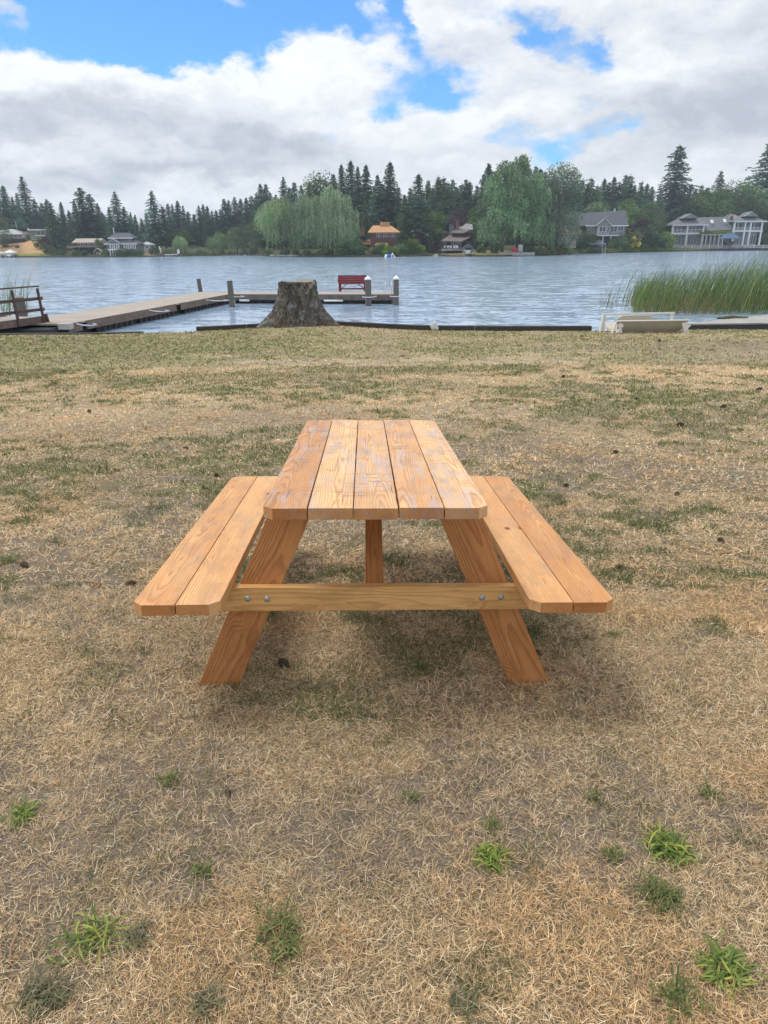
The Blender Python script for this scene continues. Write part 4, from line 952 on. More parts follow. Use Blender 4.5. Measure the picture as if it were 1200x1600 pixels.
def broad(seed, w_=.5, col=(.13, .20, .065), base=.12, n=5200, lobes=14, size=.03, taper=0.0):
    rs = np.random.RandomState(seed); P, c = [], []
    cen = []
    for k in range(lobes):
        u = rs.rand(); zz = base + .12 + (.80 - base) * u; rad_ = w_ * .5 * math.sqrt(max(.05, 1 - (2 * u - .9) ** 2 * .9)) * (1 - taper * u); a = rs.rand() * 6.283
        cen.append((math.cos(a) * rad_ * .62, math.sin(a) * rad_ * .62, zz, .13 + .10 * rs.rand()))
    cen.append((0, 0, .86, .14)); cen.append((0, 0, .55, .25))
    per = n // len(cen)
    for (x, y, z, r) in cen:
        r *= (w_ / .6) ** .4
        d = rs.randn(per, 3); d /= np.linalg.norm(d, axis=1)[:, None]; q = d * (r * (.55 + .5 * rs.rand(per) ** .5))[:, None] * np.array([1.05, 1.05, .8])
        P.append(q + np.array([x, y, z])); tone = .55 + .9 * rs.rand(); c.append(np.array(col)[None] * (tone * (.75 + .5 * rs.rand(per)))[:, None])
    P = np.concatenate(P); return leaf_quads(P, size * (.6 + .8 * rs.rand(len(P))), rs, .2), np.concatenate(c)
def willow(seed, w_=.9, col=(.16, .21, .12), n=900, base=.06, tall=False):
    """rounded head built of many hanging lobes; each lobe is a cap with short trailing strands"""
    rs = np.random.RandomState(seed); P, S, c = [], [], []
    nl = 46 if not tall else 60
    for j in range(nl):
        u = rs.rand(); a = rs.rand() * 6.283
        if tall: zz = .18 + .78 * u; env = w_ * .5 * (1 - u) ** .45 * (.75 + .3 * rs.rand())
        else: zz = .30 + .64 * u; env = w_ * .5 * math.sqrt(max(.03, 1 - ((u - .15) / .92) ** 2))
        q = rs.rand() ** .4; x0, y0 = math.cos(a) * env * q * .82, math.sin(a) * env * q * .82; r = (.07 + .05 * rs.rand()) * (1.25 if not tall else .9)
        tone = .55 + .9 * rs.rand()
        for k in range(26 if not tall else 20):
            b_ = rs.rand() * 6.283; qq = math.sqrt(rs.rand()); x = x0 + math.cos(b_) * r * qq; y = y0 + math.sin(b_) * r * qq; z = zz + r * .7 * (1 - qq * qq)
            L = min(max(.03, z - base * (1 + .8 * rs.rand())), (.10 + .22 * rs.rand()) if not tall else (.06 + .12 * rs.rand())); m_ = max(4, int(L / .013)); uu = np.arange(m_) / m_
            P.append(np.stack([x + np.cos(b_) * .02 * uu + rs.randn(m_) * .007, y + np.sin(b_) * .02 * uu + rs.randn(m_) * .007, z - uu * L], -1)); S.append(np.full(m_, .021) * (.7 + .6 * rs.rand(m_)))
            c.append(np.array(col)[None] * (tone * (.7 + .6 * rs.rand(m_)))[:, None])
    P = np.concatenate(P); return leaf_quads(P, np.concatenate(S), rs, 0, 1.2, 1.1, .5), np.concatenate(c)
PROTO = {}
def proto(key, gen, trunk_r=.012, trunk_h=.9, base=.0, kind='conifer'):
    root = empty(kind, (0, 0, 0)); q, c = gen; cr = crown_obj([q], [c]); cr.parent = root
    mb = MB(); mb.tube([(0, 0, -.06), (0, 0, .1), (.004, 0, trunk_h * .6), (0, 0, trunk_h)], [trunk_r * 1.2, trunk_r, trunk_r * .6, trunk_r * .1], 7); mb.build('trunk', M_TRUNK, root)
    PROTO[key] = [root, False]
rnd = random.Random(4)
proto('c0', conifer(1, .165, .08), kind='conifer'); proto('c1', conifer(2, .185, .14, .85, ragged=.5), kind='conifer'); proto('c2', conifer(3, .15, .06, 1.1), kind='conifer'); proto('c3', conifer(4, .20, .06, .9, (.10, .155, .095), .5, .3), kind='conifer'); proto('c4', conifer(5, .16, .2, .7, (.08, .13, .10), .45, .6), kind='conifer')
proto('c5', conifer(6, .17, .03, 1.2, (.15, .225, .115), .3, .25), kind='conifer')     # lighter cedar
proto('w0', willow(7), .02, .7, kind='willow'); proto('w1', willow(8, 1.0, (.19, .26, .13)), .02, .7, kind='willow'); proto('w2', willow(9, .60, (.155, .235, .12), 1300, .10, True), .02, .8, kind='poplar')
proto('b0', broad(11), .02, .6, kind='broadleaf_tree'); proto('b1', broad(12, .62, (.14, .20, .09)), .02, .6, kind='broadleaf_tree'); proto('b2', broad(13, .42, (.125, .165, .115), .12, 5600, 18, .026, .35), .02, .8, kind='birch_tree')
proto('s0', broad(14, 1.5, (.08, .13, .06), .02, 2200, 12, .09), .03, .4, kind='shrub'); proto('s1', broad(15, 1.3, (.13, .20, .04), .02, 2200, 12, .085), .03, .4, kind='shrub')
proto('p0', broad(16, .9, (.075, .03, .045), .08, 3600, 13, .045), .03, .5, kind='plum_tree'); proto('s2', broad(17, 1.2, (.62, .55, .10), .02, 1600, 9, .09), .03, .4, kind='shrub'); proto('s3', broad(18, 1.5, (.16, .15, .08), .02, 2000, 12, .09), .03, .4, kind='shrub')
proto('p1', broad(19, .5, (.105, .07, .085), .12, 3600, 13, .035), .03, .5, kind='plum_tree')
def tree(key, px, ptop, d, width=1.0, label=None, cat='tree', group=None, pbase=None, sink=0.3):
    """a tree d metres behind the waterline at the pixel column px, as high as the photograph shows it"""
    r = PROTO[key]; b = land(px, d)
    if pbase is not None: b = aty(px, pbase, b.y)
    tp = aty(px, ptop, b.y); Hh = max(.5, tp.z - b.z + sink)
    if r[1]: o = copy_tree(r[0])
    else: o = r[0]; r[1] = True
    if cat == 'conifer': width *= rnd.uniform(1.25, 1.65)
    o.location = (b.x, b.y, b.z - sink); o.scale = (Hh * width, Hh * width, Hh); o.rotation_euler = (0, 0, rnd.uniform(0, 6.28))
    return tag(o, label, cat, group)
CG = 'conifers on the far shore'
BIG = [('c4', 55, 274, 55, 1.25, 'tall ragged conifer rising above the houses near the left edge'), ('c0', 24, 289, 60, 1.3, 'dark pointed conifer left of the tall ragged one'), ('c3', 92, 315, 28, 1.05, 'broad green cedar between the pale slope and the beige roofed house'),
       ('c1', 140, 292, 45, 1.3, 'wide double topped dark conifer behind the beige roofed house'), ('c1', 153, 302, 48, 1.2, 'shoulder conifer right against the wide dark one'), ('c4', 192, 298, 42, 1.15, 'slim spired conifer behind the grey house with white trim'), ('c1', 203, 322, 44, 1.2, 'shorter dark conifer right of the slim spired one'),
       ('c4', 248, 297, 30, 1.35, 'lone ragged spire between the grey house and the small rounded willows'), ('c1', 262, 322, 30, 1.2, 'dark spreading conifer just right of the lone ragged spire'), ('c0', 551, 250, 60, .85, 'tallest conifer behind the right half of the weeping willows'), ('c0', 537, 256, 62, .85, 'conifer directly left of the tallest one behind the willows'),
       ('c2', 574, 257, 60, 1.0, 'slender conifer between the tallest one and the house with the orange roof'), ('c0', 610, 252, 48, 1.0, 'tall dark fir directly behind the orange roofed house'), ('c2', 591, 273, 50, 1.0, 'short gap filling fir left of the tall one behind the orange roof'),
       ('c0', 653, 271, 30, 1.15, 'big fir with drooping boughs right of the orange roofed house'), ('c5', 632, 302, 34, .9, 'light green fir leaning against the big fir near the orange roof'), ('c0', 758, 254, 40, .9, 'fir peeping out left of the tall pale green poplar'),
       ('c1', 1042, 226, 85, 1.35, 'huge dark fir between the grey roofed house and the white mansion'), ('c4', 1109, 266, 80, 1.0, 'small distant fir tip above the white mansion'), ('c1', 1182, 219, 60, 1.6, 'huge fir at the right edge above the white mansion'), ('c0', 1202, 226, 62, 1.1, 'huge fir cut by the right edge of the photo')]
for key, px, pt, d, w_, lab in BIG: tree(key, px, pt, d, w_, lab, 'conifer', CG)
ROW = [(3, 298), (12, 300), (36, 302), (43, 299), (68, 306), (78, 312), (87, 312), (108, 316), (118, 328), (129, 306), (163, 312), (170, 330), (180, 322), (212, 334), (219, 335), (228, 338), (236, 328), (270, 316), (278, 313), (285, 314), (293, 316), (301, 326), (310, 332), (318, 323), (325, 321), (331, 320), (336, 328), (343, 325), (350, 328), (357, 310), (364, 314), (372, 307), (381, 308), (390, 306),
       (399, 304), (407, 298), (414, 287), (421, 283), (428, 296), (436, 300), (448, 276), (457, 287), (465, 282), (476, 283), (486, 281), (497, 290), (525, 270), (562, 262), (598, 280), (622, 290), (641, 292), (668, 277), (675, 290), (682, 275), (691, 273), (697, 282), (704, 279), (710, 290), (717, 282), (724, 281), (731, 286), (741, 284), (750, 274), (828, 259), (836, 259), (844, 268), (878, 280), (888, 284), (900, 277), (908, 284), (915, 275), (924, 284), (934, 275), (941, 282), (948, 273), (957, 282), (966, 272), (973, 273),
       (982, 285), (992, 284), (999, 283), (1008, 290), (1022, 292), (1066, 289), (1075, 296), (1083, 288), (1092, 290), (1100, 296), (1125, 295), (1150, 292), (1165, 285), (1215, 240), (1230, 270), (1250, 250), (-12, 295), (-30, 300), (-50, 290)]
for i, (px, pt) in enumerate(ROW):
    rg = ['c0', 'c2', 'c1', 'c4', 'c0', 'c3', 'c1'] if px < 600 else ['c0', 'c3', 'c1', 'c4', 'c5', 'c1', 'c3']; k = rg[rnd.randrange(7)]
    if px < 100: grp, lab = 'row left', 'dark conifer in the wooded bank behind the houses at the left edge'
    elif px < 345: grp, lab = 'row mid left', 'dark conifer in the even row behind the left houses and small willows'
    elif px < 500: grp, lab = 'row behind willows', 'dark conifer standing behind the weeping willows'
    elif px < 760: grp, lab = 'row middle', 'conifer in the belt behind the orange roofed and brown gabled houses'
    elif px < 1035: grp, lab = 'row right', 'conifer in the belt behind the grey roofed house'
    else: grp, lab = 'row far right', 'conifer in the belt behind the white mansion'
    tree(k, px + rnd.uniform(-1, 1), pt + rnd.uniform(-3, 5), 66 + rnd.uniform(-8, 16), rnd.uniform(.85, 1.15), lab, 'conifer', 'conifer belt, ' + grp)
# deciduous and weeping trees
T_ = [('w1', 440, 306, 4, 1.05, 'bright green weeping tree at the left of the willow group', 'tree'), ('w0', 520, 292, 3, 1.0, 'large grey green weeping willow with long hanging strands', 'willow'), ('w0', 482, 304, 6, 1.05, 'weeping willow in the middle of the willow group', 'willow'), ('b1', 506, 276, 20, .9, 'rounded olive tree top rising behind the willows', 'tree'),
      ('c5', 572, 300, 34, .75, 'green feathery tree between the willows and the brick chimney', 'tree'), ('w2', 784, 252, 6, 1.25, 'very tall pale green drooping tree, its left mass', 'tree'), ('w2', 808, 243, 9, 1.15, 'very tall pale green drooping tree, its central spire', 'tree'), ('w2', 768, 268, 14, .9, 'pale green drooping tree forming the left shoulder of the tall group', 'tree'), ('w2', 832, 272, 7, 1.15, 'pale green drooping tree forming the right shoulder of the tall group', 'tree'),
      ('b2', 868, 256, 7, 1.15, 'tall grey green birch left of the grey roofed house', 'birch'), ('b2', 852, 275, 9, 1.0, 'grey green birch between the poplars and the tallest birch', 'birch'), ('b1', 402, 350, 4, 1.1, 'grey green rounded tree left of the willow group', 'tree'), ('b1', 372, 356, 4, 1.2, 'low rounded tree in the cove left of the willows', 'tree'), ('b1', 350, 368, 5, 1.5, 'bushy green tree beside the bright round willow', 'tree'),
      ('w1', 283, 368, 4, .95, 'small bright rounded willow near the white boat dock', 'willow'), ('b0', 291, 358, 10, 1.0, 'light green leafy tree behind the small bright willow', 'tree'), ('w1', 334, 369, 4, .95, 'second small bright rounded willow on the lawn by the cove', 'willow'), ('b0', 345, 362, 9, 1.1, 'light green tree behind the second small willow', 'tree'), ('b0', 156, 373, 8, .9, 'bright green tree over the little gabled boat shed', 'tree'),
      ('b0', 668, 326, 26, 1.0, 'yellow green tree behind the houses in the middle', 'tree'), ('b0', 684, 330, 30, .9, 'light green tree right of the yellow green one', 'tree'), ('b0', 742, 322, 40, .9, 'bright green tree left beside the drooping poplars', 'tree'), ('b1', 930, 318, 40, 1.1, 'olive tree above the ridge of the grey roof', 'tree'), ('b0', 972, 312, 40, 1.0, 'green rounded tree above the right end of the grey roof', 'tree'),
      ('b2', 890, 330, 14, 1.0, 'thin grey tree beside the small orange roof', 'tree'), ('b1', 1026, 332, 50, .8, 'light green tree between plum tree and white mansion', 'tree'), ('b1', 1068, 306, 70, 1.15, 'olive green tree behind the left end of the white mansion', 'tree'), ('b0', 1090, 296, 66, 1.0, 'olive tree behind the middle of the white mansion', 'tree'), ('b0', 1118, 292, 62, 1.2, 'broad yellow green tree behind the white mansion roof', 'tree'),
      ('b1', 1142, 288, 50, 1.1, 'green tree behind the right wing of the white mansion', 'tree'), ('b1', 1172, 300, 42, 1.0, 'dark rounded tree behind the right gable of the mansion', 'tree'), ('b1', 1203, 292, 34, .8, 'dark green tree right of the mansion at the photo edge', 'tree'), ('b1', 1012, 318, 30, 1.0, 'round dark tree behind the purple plum tree', 'tree'), ('b1', 10, 342, 25, 1.1, 'grey green tree above the white roofed house at the left edge', 'tree'),
      ('p0', 996, 343, 12, 1.1, 'purple leaved plum tree right of the grey house', 'plum tree'), ('p0', 655, 364, 12, 1.2, 'purple leaved plum tree right of the orange roofed house', 'plum tree'), ('p0', 681, 378, 7, 1.2, 'low dark purple tree before the brown gabled house', 'plum tree'), ('p0', 73, 370, 14, 1.0, 'small dark purple tree beside the flat roofed green house', 'plum tree'), ('p1', 716, 322, 44, 1.0, 'mauve grey tree over the brown gabled house', 'tree'),
      ('b1', 1208, 318, 22, .7, 'dark green bushy tree touching the mansion right side', 'tree')]
for key, px, pt, d, w_, lab, cat in T_: tree(key, px, pt, d, w_, lab, cat, 'broadleaf trees on the far shore')
S_ = [('s0', 395, 388, 1), ('s0', 446, 388, 1), ('s0', 462, 390, 1.5), ('s0', 480, 389, 2), ('s0', 500, 390, 2), ('s0', 512, 388, 1), ('s1', 528, 387, 1.5), ('s0', 541, 377, 4), ('s0', 556, 375, 5), ('s0', 566, 384, 2), ('s3', 580, 386, 2), ('s0', 590, 384, 3), ('s1', 604, 384, 2), ('s1', 617, 384, 1.5), ('s0', 629, 381, 4), ('s1', 641, 373, 6), ('s1', 648, 374, 6), ('s0', 598, 380, 6), ('s0', 612, 389, 1),
      ('s0', 752, 384, 12), ('s0', 773, 383, 12), ('s3', 845, 385, 1.5), ('s0', 858, 384, 2), ('s3', 870, 384, 1), ('s0', 880, 378, 3), ('s0', 902, 358, 8), ('s0', 913, 362, 7), ('s3', 890, 388, 1), ('s3', 922, 386, 1), ('s0', 935, 384, 2), ('s0', 955, 372, 7), ('s0', 966, 366, 7), ('s3', 975, 358, 8), ('s2', 988, 370, 4), ('s1', 983, 383, 2), ('s1', 1004, 380, 1.5), ('s1', 1022, 381, 1.5), ('s0', 1000, 354, 7), ('s0', 1012, 362, 6), ('s1', 968, 385, 1), ('s1', 948, 387, 1),
      ('s0', 1030, 366, 8), ('s1', 1037, 362, 8), ('s0', 1020, 370, 6), ('s1', 167, 388, 1.5), ('s0', 197, 388, 2), ('s0', 208, 389, 2), ('s0', 220, 390, 2), ('s0', 188, 389, 2), ('s0', 242, 385, 5), ('s3', 262, 388, 6), ('s3', 345, 390, 3), ('s3', 360, 392, 2), ('s3', 320, 391, 3), ('s0', 78, 384, 8), ('s1', 66, 374, 20), ('s0', 88, 388, 5), ('s0', 12, 380, 24), ('s0', 30, 383, 22), ('s0', 100, 390, 3), ('s0', 120, 391, 2), ('s0', 133, 391, 2), ('s0', 1196, 366, 12), ('s0', 312, 390, 6), ('s0', 420, 388, 2), ('s0', 382, 388, 2),
      ('s0', 690, 389, 6), ('s0', 672, 386, 8), ('s0', 822, 380, 6), ('s0', 832, 386, 3)]
SL = {'s0': 'dark green rounded shrub on the far bank', 's1': 'bright green shrub on the far bank', 's2': 'bright yellow shrub on the bank left of the white mansion', 's3': 'pale olive bush by the far waterline'}
for key, px, pt, d in S_:
    o = tree(key, px, pt, d, rnd.uniform(.85, 1.15), SL[key], 'shrub', {'s0': 'dark shrubs on the far bank', 's1': 'bright shrubs on the far bank', 's2': None, 's3': 'olive bushes on the far bank'}[key])
for k, (r, used) in PROTO.items():
    if not used:
        for c in list(r.children): bpy.data.objects.remove(c)
        bpy.data.objects.remove(r)
# far-off wood that fills the distance behind the trees one can tell apart
q, c = conifer(31, .2, .02, .35); rs = np.random.RandomState(5); Vs, Qs, Cs = [], [], []; off = 0
for i, px in enumerate(np.arange(-520, 1760, 9.0)):
    b = land(px, 92 + 14 * rs.rand()); ptop = np.interp(px, [-500, 0, 60, 200, 340, 420, 500, 620, 750, 900, 1200, 1700], [312, 312, 318, 336, 330, 306, 292, 292, 290, 288, 298, 295]) + rs.rand() * 14
    Hh = aty(px, ptop, b.y).z - b.z; Vs.append(q[0] * np.array([Hh * 1.35, Hh * 1.35, Hh]) + np.array(b)); Qs.append(q[1] + off); off += len(q[0]); Cs.append(np.repeat(c, 4, 0) * (.85 + .3 * rs.rand()))
tag(raw_mesh('distant_wood', np.concatenate(Vs), quads=np.concatenate(Qs), col=np.concatenate(Cs), mat=M_LEAF), 'dense dark wood filling the distance behind the shore trees', kind='stuff')
def ground_reeds(px0, px1, n, lab, seed, col):
    rs = np.random.RandomState(seed); Pq = np.array([land(a, .2 + 3 * rs.rand()) for a in px0 + (px1 - px0) * rs.rand(n)]); Pq[:, 2] = WATER + .2 + rs.rand(n) * 1.2
    V_, q = leaf_quads(Pq, .9 + .9 * rs.rand(n), rs, 0, 1, 3.0, .16); c = np.array(col)[None] * (.6 + .8 * rs.rand(n, 1))
    tag(raw_mesh('shore_reeds', V_, quads=q, col=np.repeat(c, 4, 0), mat=M_GRASS), lab, kind='stuff')
ground_reeds(832, 1040, 1500, 'yellow green reeds along the bank before the grey house', 3, (.22, .26, .08)); ground_reeds(60, 420, 900, 'low green growth along the left far bank', 4, (.12, .16, .06))

# ------------------------------------------------------------------ houses on the far shore
GLASS = pbr('window_glass', (.035, .045, .055), .12, .2, .5, spec=.8); M_TRIM = pbr('white_trim', (.74, .75, .77), .5, .06, 3)
def roofm(name, col): return pbr(name, col, .85, .35, 1.2, .3, 6)
def wallm(name, col): return pbr(name, col, .8, .15, 1.0, .2, 5, streak=(.3, .3, 6))
class House:
    """a building laid out in pixels of the photograph at its own distance: x right, z up from the base, y away from the lake"""
    def __init__(s, name, px, base, d, label, cat='house'):
        b = land(px, d); s.Y = b.y; s.c = aty(px, base, b.y); s.k = (s.c - cam.location).length / F * math.cos(ray(px, base).angle(ray(600, 800))) ; s.px = px; s.base = base
        s.o = empty(name, s.c, label=label, cat=cat)
    def X(s, px): return (px - s.px) * s.k
    def Z(s, py): return (s.base - py) * s.k / math.cos(PITCH) * .995
    def block(s, name, x0, x1, pt, pb, y0, dep, mat, down=0.0, parent=None, bevel=0):
        mb = MB(); mb.box(s.X(x0), s.X(x1), y0, y0 + dep, s.Z(pb) - down, s.Z(pt)); return mb.build(name, mat, parent or s.o)
    def hip(s, x0, x1, peave, ptop, y0, dep, mat, inset=.5, over=.7, gable=False, name='roof', rx=None):
        X0, X1 = s.X(x0) - over, s.X(x1) + over; Y0, Y1 = y0 - over, y0 + dep + over; z0, z1 = s.Z(peave), s.Z(ptop); ym = (Y0 + Y1) / 2
        i_ = 0 if gable else min((X1 - X0) * .48, (Y1 - Y0) / 2 * inset * 2); rx0, rx1 = (s.X(rx[0]), s.X(rx[1])) if rx else (X0 + i_, X1 - i_)
        vs = [(X0, Y0, z0), (X1, Y0, z0), (X1, Y1, z0), (X0, Y1, z0), (rx0, ym, z1), (rx1, ym, z1), (X0, Y0, z0 - .3), (X1, Y0, z0 - .3), (X1, Y1, z0 - .3), (X0, Y1, z0 - .3)]
        mb = MB(); mb.add(vs, [(0, 1, 5, 4), (1, 2, 5), (2, 3, 4, 5), (3, 0, 4), (6, 9, 8, 7), (0, 6, 7, 1), (1, 7, 8, 2), (2, 8, 9, 3), (3, 9, 6, 0)]); r = mb.build(name, mat, s.o)
        return r
    def fascia(s, x0, x1, peave, y0, over=.7, mat=None):
        mb = MB(); mb.box(s.X(x0) - over, s.X(x1) + over, y0 - over - .08, y0 - over - .01, s.Z(peave) - .36, s.Z(peave) + .04); mb.build('fascia', mat or M_TRIM, s.o)
    def gable_front(s, x0, x1, peave, ptop, y0, dep, mat, wall, trim=True, name='gable'):
        X0, X1 = s.X(x0), s.X(x1); xm = (X0 + X1) / 2; z0, z1 = s.Z(peave), s.Z(ptop)
        mb = MB(); mb.add([(X0, y0, z0), (X1, y0, z0), (xm, y0, z1), (X0, y0 + dep, z0), (X1, y0 + dep, z0), (xm, y0 + dep, z1)], [(0, 1, 2), (3, 5, 4), (0, 3, 4, 1)]); g = mb.build(name, wall, s.o)
        mb = MB(); mb.slab((X0 - .25, y0 - .3, z0 - .1), (xm, y0 - .3, z1 + .12), (xm, y0 + dep, z1 + .12), (X0 - .25, y0 + dep, z0 - .1), .12); mb.slab((X1 + .25, y0 - .3, z0 - .1), (xm + .002, y0 - .3, z1 + .12), (xm + .002, y0 + dep, z1 + .12), (X1 + .25, y0 + dep, z0 - .1), .12); mb.build('gable_roof', mat, g)
        if trim:
            mb = MB(); mb.bar((X0 - .3, y0 - .36, z0 - .2), (xm, y0 - .36, z1), .10, .34, up=(0, 1, 0)); mb.bar((xm, y0 - .37, z1), (X1 + .3, y0 - .37, z0 - .2), .10, .34, up=(0, 1, 0))
            mb = MB(); 
            for sg in ((X0 - .3, X1), (X1 + .3, X0)):
                a = Vector((sg[0], y0 - .36, z0 - .15)); b = Vector((xm, y0 - .36, z1 + .10)); mb.bar(a, b, .12, .32, up=(0, 1, 0))
            mb.build('bargeboard', M_TRIM, g)
        return g
    def win(s, x0, x1, pt, pb, y0, n=1, frame=None):
        X0, X1, z0, z1 = s.X(x0), s.X(x1), s.Z(pb), s.Z(pt); f = .11; mb = MB(); y1 = y0 - .10
        mb.box(X0, X1, y1, y0 - .002, z1 - f, z1); mb.box(X0, X1, y1, y0 - .002, z0, z0 + f)
        for k in range(n + 1):
            xx = X0 + (X1 - X0 - f) * k / n; mb.box(xx, xx + f, y1, y0 - .002, z0 + f + .001, z1 - f - .001)
        w_ = mb.build('window', frame or M_TRIM, s.o); mb = MB(); mb.box(X0 + .02, X1 - .02, y0 - .05, y0 - .004, z0 + .02, z1 - .02); mb.build('pane', GLASS, w_)
    def posts(s, xs, pt, pb, y0, w_=.4, mat=None, name='column'):
        for x in xs:
            mb = MB(); X_ = s.X(x); mb.box(X_ - w_ / 2, X_ + w_ / 2, y0, y0 + w_, s.Z(pb), s.Z(pt)); mb.build(name, mat or M_TRIM, s.o)
    def rail(s, x0, x1, pt, pb, y0, mat=None, name='balcony_railing', step=.55, parent=None):
        X0, X1, z0, z1 = s.X(x0), s.X(x1), s.Z(pb), s.Z(pt); mb = MB(); mb.box(X0, X1, y0, y0 + .08, z1 - .1, z1); mb.box(X0, X1, y0, y0 + .08, z0 + .05, z0 + .15); x = X0
        while x < X1: mb.box(x, x + .09, y0 + .01, y0 + .07, z0, z1 - .05); x += step
        return mb.build(name, mat or M_TRIM, s.o)
    def chimney(s, x, pt, pb, y0, w_, mat, parent=None):
        mb = MB(); X_ = s.X(x); mb.box(X_ - w_ / 2, X_ + w_ / 2, y0, y0 + w_, s.Z(pb), s.Z(pt)); mb.box(X_ - w_ / 2 - .1, X_ + w_ / 2 + .1, y0 - .1, y0 + w_ + .1, s.Z(pt) - .01, s.Z(pt) + .2); mb.build('chimney', mat, parent or s.o)

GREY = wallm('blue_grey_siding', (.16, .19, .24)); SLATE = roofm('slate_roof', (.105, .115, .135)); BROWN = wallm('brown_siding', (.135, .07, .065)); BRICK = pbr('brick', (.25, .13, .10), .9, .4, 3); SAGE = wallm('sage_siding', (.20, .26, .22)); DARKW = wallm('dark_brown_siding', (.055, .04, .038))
ORANGE = roofm('cedar_roof', (.52, .29, .15)); BEIGE = roofm('beige_roof', (.42, .37, .32)); PALE = roofm('pale_roof', (.46, .47, .48)); WHITEW = wallm('white_siding', (.60, .62, .64)); BROOF = roofm('brown_shake_roof', (.19, .15, .15)); CREAMW = wallm('cream_siding', (.45, .42, .36)); SHADE = pbr('porch_shade_paint', (.10, .105, .115), .9, .3, 2)  # SHADE is a dark colour that paints in porch shade
# white roofed bungalow at the left edge
h = House('lake_house', 15, 384, 36, 'low house with white hipped roof and dark deck at the left edge')
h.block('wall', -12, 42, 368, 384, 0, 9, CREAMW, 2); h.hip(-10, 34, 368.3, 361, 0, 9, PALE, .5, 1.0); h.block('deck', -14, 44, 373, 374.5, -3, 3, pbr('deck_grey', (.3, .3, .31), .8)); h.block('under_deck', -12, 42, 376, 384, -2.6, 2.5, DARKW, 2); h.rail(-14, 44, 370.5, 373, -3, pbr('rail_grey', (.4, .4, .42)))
for a in (2, 9, 17, 25, 32): h.win(a, a + 5, 369, 373, 0, 1)
h.hip(30, 44, 369, 364, 1, 8, BROOF, .5, .6, name='side_roof')
# green flat roofed house
h = House('lake_house', 62, 376, 42, 'green two storey house with flat white roof above the pale slope')
h.block('wall', 48, 78, 362, 377, 0, 8, SAGE, 2); h.block('roof', 47, 79, 360.4, 362, -1.2, 10, M_TRIM); h.win(58.5, 72, 362.6, 368.5, 0, 2); h.win(51.5, 55.5, 371, 374.5, 0, 1); h.win(59, 63, 371, 374.5, 0, 1); h.block('balcony', 57, 73, 368.8, 369.8, -1.0, 1.0, M_TRIM)
# beige roofed house
h = House('lake_house', 135, 398, 12, 'long low house with beige roof over a dark shaded lower deck'); h.block('wall', 120, 156, 381, 388, 0, 9, BROWN, 0); h.hip(118, 156, 381, 375.5, 0, 9, BEIGE, .5, .6, gable=True)
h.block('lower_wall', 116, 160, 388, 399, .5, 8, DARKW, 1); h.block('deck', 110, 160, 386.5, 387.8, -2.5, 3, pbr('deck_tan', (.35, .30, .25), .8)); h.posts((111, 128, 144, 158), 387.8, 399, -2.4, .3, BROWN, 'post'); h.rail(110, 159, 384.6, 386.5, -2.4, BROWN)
for a in (124, 131, 139, 147): h.win(a, a + 4.5, 382.5, 386, 0, 1)
h = House('boat_shed', 154, 400, 4, 'little brown gabled shed by the water below the beige roofed house', 'shed'); h.block('wall', 149, 159.5, 394, 400.5, 0, 3, BROWN, .6); h.gable_front(148.5, 160, 394, 389.5, -.1, 3.3, BROOF, BROWN, True); h.win(151.5, 154, 395, 398, 0, 1); h.block('door', 155.5, 157.8, 395, 400, -.08, .06, M_TRIM)
# blue-grey house with white trim
h = House('lake_house', 192, 392, 12, 'grey house with white gabled porch, hipped upper storey and white columns')
h.block('wall', 167, 215, 381.5, 392, 0, 8, GREY, 1.5); h.hip(166, 215, 382, 376, 0, 8, SLATE, .3, .5); h.block('upper_wall', 173, 205, 373.5, 379, 2.2, 5, GREY); h.hip(171, 206, 373.8, 367, 2.2, 5, SLATE, .35, .6, name='upper_roof')
h.fascia(166, 215, 382, 0, .5); h.fascia(171, 206, 373.8, 2.2, .6); h.gable_front(173, 190, 381, 376, -1.6, 4, SLATE, GREY, True); h.block('porch', 174, 189, 389.5, 391, -2.6, 2.8, M_TRIM); h.posts((175, 178.5, 182, 185.5, 188.5), 381.2, 390, -1.6, .32)
h.posts((195, 198.5, 202, 205.5, 209, 212.5), 382.5, 390, -.25, .35)
for a in (176, 180, 184): h.win(a, a + 3, 382.5, 389, 0, 1)
for a in (196, 200, 204, 208): h.win(a, a + 2.6, 383.5, 389, 0, 1)
h.win(175, 178, 374.6, 377.5, 2.2, 1); h.win(200, 203, 374.6, 377.5, 2.2, 1); h.chimney(176, 361, 368, 4, .25, M_TRIM)
h = House('boathouse', 178, 400, 2, 'small white open boathouse on the waterline under the grey house', 'boathouse'); h.block('roof', 171, 192, 390.6, 392, -1, 4, M_TRIM); h.block('back_wall', 174, 186, 392, 400, 1.8, .4, pbr('taupe', (.3, .25, .24)), 1); h.posts((174, 178, 182, 186), 392, 400.5, -.8, .25)
h = House('lake_house', 228, 390, 20, 'small pale bungalow half hidden right of the grey house'); h.block('wall', 220, 235, 383, 391, 0, 6, WHITEW, 1); h.hip(219, 236, 383, 379, 0, 6, PALE, .4, .4); h.win(223, 226, 384.5, 388, 0, 1); h.win(229, 232, 384.5, 388, 0, 1)
